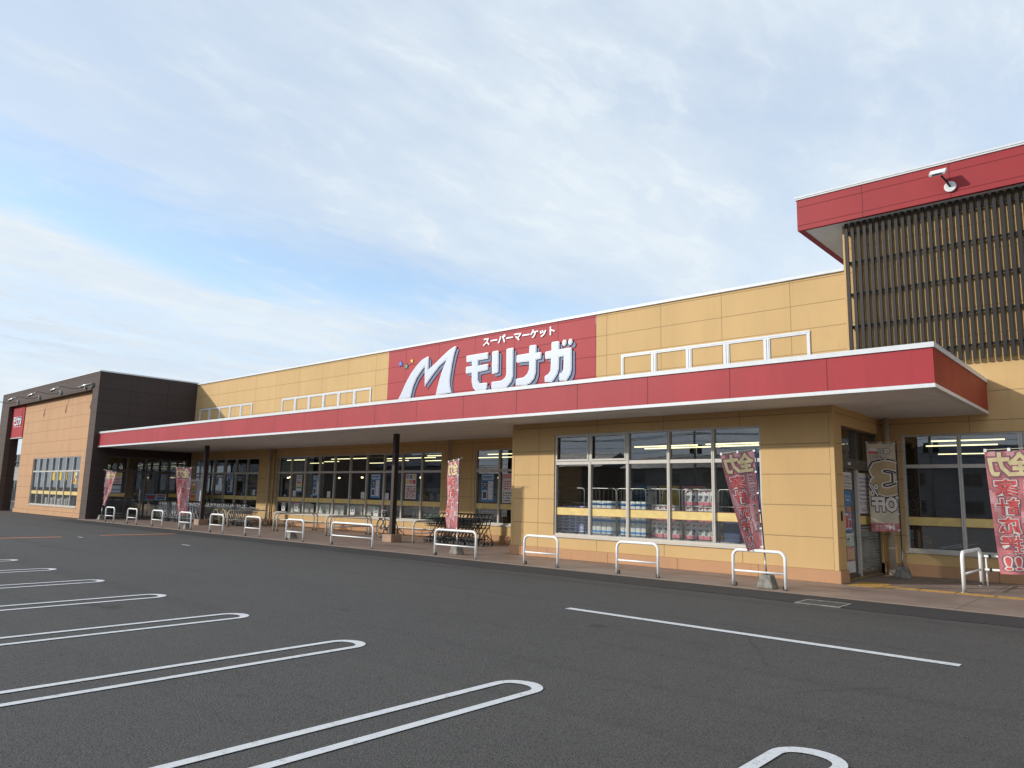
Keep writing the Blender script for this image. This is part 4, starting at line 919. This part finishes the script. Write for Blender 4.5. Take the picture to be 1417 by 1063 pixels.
flag(-14.9, 14.55, 166, 'red sale flag hanging straight before the middle carts', ztop=2.62, w=.60, h=1.92, bottom=1.05, rip=.07, phase=3.1, sag=.06)
flag(-30.15, 14.1, 222, 'red sale flag before the white framed notice board', ztop=2.50, w=.62, h=1.90, bottom=.62, rip=.05, phase=4.2, sag=.02)
flag(-40.0, 14.35, 20, 'red sale flag beside the brown entrance block', ztop=2.46, w=.66, h=1.70, bottom=.25, rip=.05, phase=5.2, sag=.08, mirror=True)
o = MB().frustum(0, 0, 0, .25, .16, .16, .10, .10).tube([(0, 0, .2), (0, 0, .52)], .018, 8).build('flag_weight', M['concrete'], bevel=.015); o.location = (-23.0, 14.45, 0); tag(o, 'spare concrete flag weight without a flag behind a white hoop rail', 'flag weight')

# ------------------------------------------------------------------ shopping carts
def cart(mat, label, group):
    t = thing('shopping_cart', label, 'shopping cart', group=group)
    w = .24
    fr = MB()
    for s in (-w, w):
        fr.tube([(-.42, s, .97), (-.36, s, .86), (-.26, s, .60), (-.10, s, .42), (.02, s, .26), (.05, s, .10)], .017, 6)
        fr.tube([(-.40, s*.98, .12), (-.18, s, .20), (.05, s, .22), (.42, s*.86, .16)], .011, 6)
        fr.tube([(-.40, s*.98, .12), (-.36, s, .30), (-.26, s, .60)], .010, 6)
    for x, z in ((.42, .16), (-.18, .20)): fr.tube([(x, -w*.86, z), (x, w*.86, z)], .010, 6)
    fr.build('frame', M[mat], t)
    bk = MB(); x0, x1, zt, zb = -.36, .44, .84, .56
    top = [(x0, -w, zt+.02), (x1, -w*.84, zt-.06), (x1, w*.84, zt-.06), (x0, w, zt+.02)]; bot = [(x0+.05, -w*.86, zb), (x1-.06, -w*.72, zb-.02), (x1-.06, w*.72, zb-.02), (x0+.05, w*.86, zb)]
    bk.tube(top, .012, 4, closed=True); bk.tube(bot, .006, 4, closed=True)
    def lerp(a, b, k_): return tuple(a[i]+(b[i]-a[i])*k_ for i in range(3))
    for i in range(9):
        for (a, b, c, d_) in ((top[0], top[1], bot[0], bot[1]), (top[3], top[2], bot[3], bot[2])): bk.tube([lerp(a, b, i/8), lerp(c, d_, i/8)], .0065, 4)
    for i in range(1, 5): bk.tube([lerp(top[1], top[2], i/5), lerp(bot[1], bot[2], i/5), lerp(bot[0], bot[3], i/5)], .006, 4)
    for kz in (.33, .66):
        bk.tube([lerp(top[i], bot[i], kz) for i in range(4)], .006, 4, closed=True)
    bk.build('basket', M[mat], t)
    h = MB(); h.tube([(-.42, -w, .97), (-.44, -w*.9, 1.0), (-.44, w*.9, 1.0), (-.42, w, .97)], .018, 8); h.build('handle', M['dgrey'], t)
    for x, s in ((-.40, -w), (-.40, w), (.40, -w*.8), (.40, w*.8)): MB().disc((x, s, .055), (0, 1, 0), .055, .028, 12).build('wheel', M['black'], t)
    return t
cd1 = cart('dgrey', 'dark grey shopping cart nested in the row by the short window', 'middle row of nested carts')
for i in range(13):
    x = -19.0+i*.165
    if i == 0: cd1.location = (x, 17.55, 0); cd1.rotation_euler = (0, 0, R(180)); continue
    copy_tree(cd1, None, (x, 17.55+random.uniform(-.02, .02), 0), R(180+random.uniform(-3, 3)))
cs = cart('chrome', 'silver wire shopping cart nested in the long row by the notice board', 'long rows of nested silver carts')
k_ = 0
for row, (xa, n_, y) in enumerate(((-38.7, 19, 16.95), (-34.9, 15, 17.7), (-37.6, 14, 17.8))):
    for i in range(n_):
        x = xa+i*.22
        if k_ == 0: cs.location = (x, y, 0); cs.rotation_euler = (0, 0, 0)
        else: copy_tree(cs, None, (x, y+random.uniform(-.03, .03), 0), R(random.uniform(-4, 4)))
        k_ += 1
# a kid seat cart with yellow frame among them is left as plain yellow hoops
for x in (-32.6, -31.9):
    t = thing('child_cart', 'low cart with a yellow frame by the far steel column, %s one' % ('left' if x < -32 else 'right'), 'cart', (x, 16.75, 0))
    mb = MB()
    for s in (-.2, .2): mb.tube([(-.3, s, .1), (-.34, s, .5), (-.2, s, .72), (.05, s, .70), (.25, s, .4), (.3, s, .1)], .014, 7)
    mb.tube([(-.2, -.2, .72), (-.2, .2, .72)], .014, 7); mb.build('frame', plain('yellow_tube', (.55, .38, .10), .4), t)
    MB().box(-.22, .2, -.18, .18, .3, .34).build('seat', M['dgrey'], t)
    for a, s in ((-.3, -.2), (-.3, .2), (.3, -.2), (.3, .2)): MB().disc((a, s, .05), (0, 1, 0), .05, .03, 10).build('wheel', M['black'], t)
# ------------------------------------------------------------------ notice board
t = thing('notice_board', 'white framed notice board with an orange poster behind the carts', 'notice board', (-38.6, 18.2, 0), 0)
mb = MB()
for a, b, c, d_ in ((-.98, .98, 2.04, 2.12), (-.98, .98, .86, .94), (-.98, -.90, .941, 2.039), (.90, .98, .941, 2.039)): mb.box(a, b, -.03, .03, c, d_)
mb.build('frame', M['cap'], t); MB().box(-.899, .899, -.01, .02, .941, 2.039).build('panel', plain('board_grey', (.5, .52, .54), .5), t)
for x in (-.8, .8): MB().box(x-.025, x+.025, .031, .07, 0, 2.0).build('leg', M['steel'], t)
poster(-38.5, 1.0, .62, .98, 18.185, 'orange poster with green and blue patches on the notice board', 6, [(.3, .8, .8, .93, 1), (.1, .6, .58, .70, 4), (.2, .9, .4, .5, 0), (.1, .8, .2, .32, 2)]+lines(.1, .9, .1, .9, 7, 3, .35, 31))
# ------------------------------------------------------------------ bicycle
t = thing('bicycle', 'black city bicycle parked behind the near steel column', 'bicycle', (-21.46, 17.38, 0), R(-14))
def ringp(cx_, r, n=28): return [(cx_+r*math.cos(2*math.pi*i/n), 0, .34+r*math.sin(2*math.pi*i/n)) for i in range(n)]
for cx_ in (-.55, .55):
    wh = MB().tube(ringp(cx_, .33), .018, 8, closed=True).build('wheel', M['black'], t)
    mb = MB(); mb.tube(ringp(cx_, .305), .009, 6, closed=True)
    for i in range(16): a = 2*math.pi*i/16; mb.tube([(cx_, .01*(-1)**i, .34), (cx_+.30*math.cos(a), 0, .34+.30*math.sin(a))], .0016, 3)
    mb.tube([(cx_, -.04, .34), (cx_, .04, .34)], .022, 8); mb.build('rim', M['steel'], wh)
mb = MB(); bb = (-.08, 0, .30); st_ = (-.20, 0, .78); hd = (.36, 0, .80); hb = (.40, 0, .62)
for a, b in ((bb, st_), (bb, hb), ((-.18, 0, .70), hb), (bb, (-.55, 0, .34)), ((-.19, 0, .72), (-.55, 0, .34)), (hd, hb)): mb.tube([a, b], .016, 8)
mb.tube([hb, (.47, 0, .50), (.55, 0, .34)], .012, 8)
for cx_ in (-.55, .55):
    mb.tube([(cx_+.36*math.cos(a), 0, .34+.36*math.sin(a)) for a in [R(q) for q in ((25, 60, 95, 130, 165) if cx_ < 0 else (15, 50, 85, 120))]], .012, 6)
mb.tube([(-.60, -.06, .72), (-.25, -.06, .70)], .008, 6); mb.tube([(-.60, .06, .72), (-.25, .06, .70)], .008, 6)
mb.build('frame', plain('bicycle_black', (.02, .02, .022), .3), t)
mb = MB(); mb.tube([st_, (-.22, 0, .88)], .012, 8); mb.build('seat_post', M['steel'], t)
mb = MB(); mb.tube([(-.34, 0, .90), (-.28, 0, .92), (-.18, 0, .91), (-.06, 0, .90)], [.07, .08, .045, .02], 10); mb.build('saddle', M['black'], t)
mb = MB(); mb.tube([hd, (.34, 0, .96)], .012, 8); mb.tube([(.16, -.26, 1.0), (.30, -.2, 1.0), (.35, 0, .97), (.30, .2, 1.0), (.16, .26, 1.0)], .012, 8); mb.build('handlebar', M['steel'], t)
mb = MB().disc((-.08, .05, .30), (0, 1, 0), .09, .008, 18); mb.tube([(-.08, .06, .30), (.05, .06, .20)], .01, 6); mb.tube([(-.08, -.06, .30), (-.21, -.06, .40)], .01, 6); mb.build('crank', M['steel'], t)
MB().box(-.66, -.63, -.03, .03, .64, .70).build('reflector', prd, t)
mb = MB()
for i in range(7): mb.tube([(.46, -.16+i*.053, .72), (.46, -.16+i*.053, .98)], .004, 4)
for z in (.74, .86, .98): mb.tube([(.46, -.17, z), (.70, -.17, z), (.70, .17, z), (.46, .17, z)], .005, 4, closed=True)
mb.build('front_basket', M['dgrey'], t)

# ------------------------------------------------------------------ house seen through the passage beside the brown block, and across the road
def house(x, y, w, d, h, rh, label, wallc, roofc, rz=0, group=None):
    t = thing('house', label, 'house', (x, y, -.02), rz, group)
    MB().box(-w/2, w/2, -d/2, d/2, 0, h).build('wall', panel('house_wall_%d' % int(x), wallc, axis='X', step=1.8, zstep=.9, stain=.3), t)
    mb = MB(); e = .5
    A_, B_, C_, D_ = (-w/2-e, -d/2-e, h-.05), (w/2+e, -d/2-e, h-.05), (w/2+e, d/2+e, h-.05), (-w/2-e, d/2+e, h-.05); E_, F_ = (-w/2-e*.4, 0, h+rh), (w/2+e*.4, 0, h+rh)
    mb.quad([A_, B_, F_, E_]); mb.quad([C_, D_, E_, F_]); mb.quad([B_, C_, F_]); mb.quad([D_, A_, E_]); mb.quad([D_, C_, B_, A_]); rf = mb.build('roof', roofc, t)
    for z in ((.9, 3.6) if h > 4 else (.9,)):
        for i in range(3):
            xx = -w/2+w*(i+.5)/3
            for sy in (-1, 1):
                y0 = sy*(d/2+.02); f_ = MB(); a, b = sorted((y0, y0+sy*.05))
                f_.box(xx-.85, xx+.85, a, b, z, z+.07); f_.box(xx-.85, xx+.85, a, b, z+1.2, z+1.27); f_.box(xx-.85, xx-.78, a, b, z+.071, z+1.199); f_.box(xx+.78, xx+.85, a, b, z+.071, z+1.199); f_.box(xx-.03, xx+.03, a, b, z+.071, z+1.199)
                f_ = f_.build('window', M['bronze'], t); a, b = sorted((y0, y0+sy*.015)); MB().box(xx-.779, xx+.779, a, b, z+.071, z+1.199).build('pane', plain('house_pane', (.03, .035, .04), .1), f_)
    return t
slate = plain('slate_roof', (.10, .11, .14), .6, 0, .25, 1.5)
house(-91.0, 27.2, 10, 6.5, 4.05, 1.5, 'grey house with slate roof seen through the passage left of the tan wall', (.40, .39, .37), slate)
f_ = thing('fence', 'low dark fence in the gap left of the tan wall before the grey house', 'fence', (-84.5, 22.8, -.02))
mb = MB()
for i in range(40): mb.box(-8+i*.4, -7.75+i*.4, -.02, .02, .1, 1.25)
mb.build('boards', M['dgrey'], f_); mb = MB()
for z in (.3, 1.1): mb.box(-8, 8, .021, .06, z, z+.06)
mb.build('rails', M['steel'], f_); MB().box(-8, 8, -.06, .06, 0, .1).build('base', M['concrete'], f_)
HL = [(-150, 'grey'), (-133, 'cream'), (-117, 'brown'), (-98, 'grey'), (-80, 'cream'), (-61, 'brown'), (-44, 'grey'), (-29, 'cream'), (-14.5, 'grey'), (0, 'brown'), (15, 'grey')]
TALL = {-150: 3.2, -133: 2.8, -117: 3.0, -98: 1.0}
wc = {'grey': (.22, .22, .23), 'cream': (.38, .34, .27), 'brown': (.16, .11, .08)}
for i, (x, k) in enumerate(HL):
    wd = random.uniform(13, 15); hh = random.choice((5.1, 5.4, 5.7))
    house(x, -47-random.uniform(0, 5), wd+(1.5 if x in TALL else 0), 9, hh+TALL.get(x, 0), random.uniform(1.6, 2.3), ['dark tiled %s house mirrored in the shop windows across the road' % k][0], wc[k], slate, 0, 'houses across the road mirrored in the glass')
def upole(x, y, label, tf=False):
    t = thing('utility_pole', label, 'utility pole', (x, y, -.02), group='utility poles across the road')
    MB().tube([(0, 0, 0), (0, 0, 11)], [.17, .10], 14).build('pole', M['concrete'], t)
    mb = MB(); mb.box(-1.1, 1.1, -.05, .05, 8.6, 8.72); mb.box(-.9, .9, -.05, .05, 9.6, 9.72); mb.build('cross_arm', M['steel'], t)
    for s in (-.45, .45): MB().tube([(s, -.25, 6.6), (s, -.25, 7.5)], .26, 14).build('transformer', M['dgrey'], t)
    return t
poles = [-150, -118, -88, -60, -38, -17, 12]
up0 = upole(poles[0], -40, 'concrete utility pole with transformers mirrored in the shop windows')
for x in poles[1:]: copy_tree(up0, None, (x, -40, -.02))
for z, dy in ((8.8, -.9), (8.8, 0), (8.8, .9), (7.9, 0), (7.2, .1), (6.5, .1), (6.2, .1)):
    mb = MB()
    for a, b in zip(poles[:-1], poles[1:]):
        mb.tube([(a+(b-a)*i/8, -40+dy, z-.5*math.sin(math.pi*i/8)) for i in range(9)], .02, 4)
    o = mb.build('power_line', M['black']); tag(o, 'black overhead power line mirrored in the shop windows', 'power line', 'overhead lines mirrored in the glass')
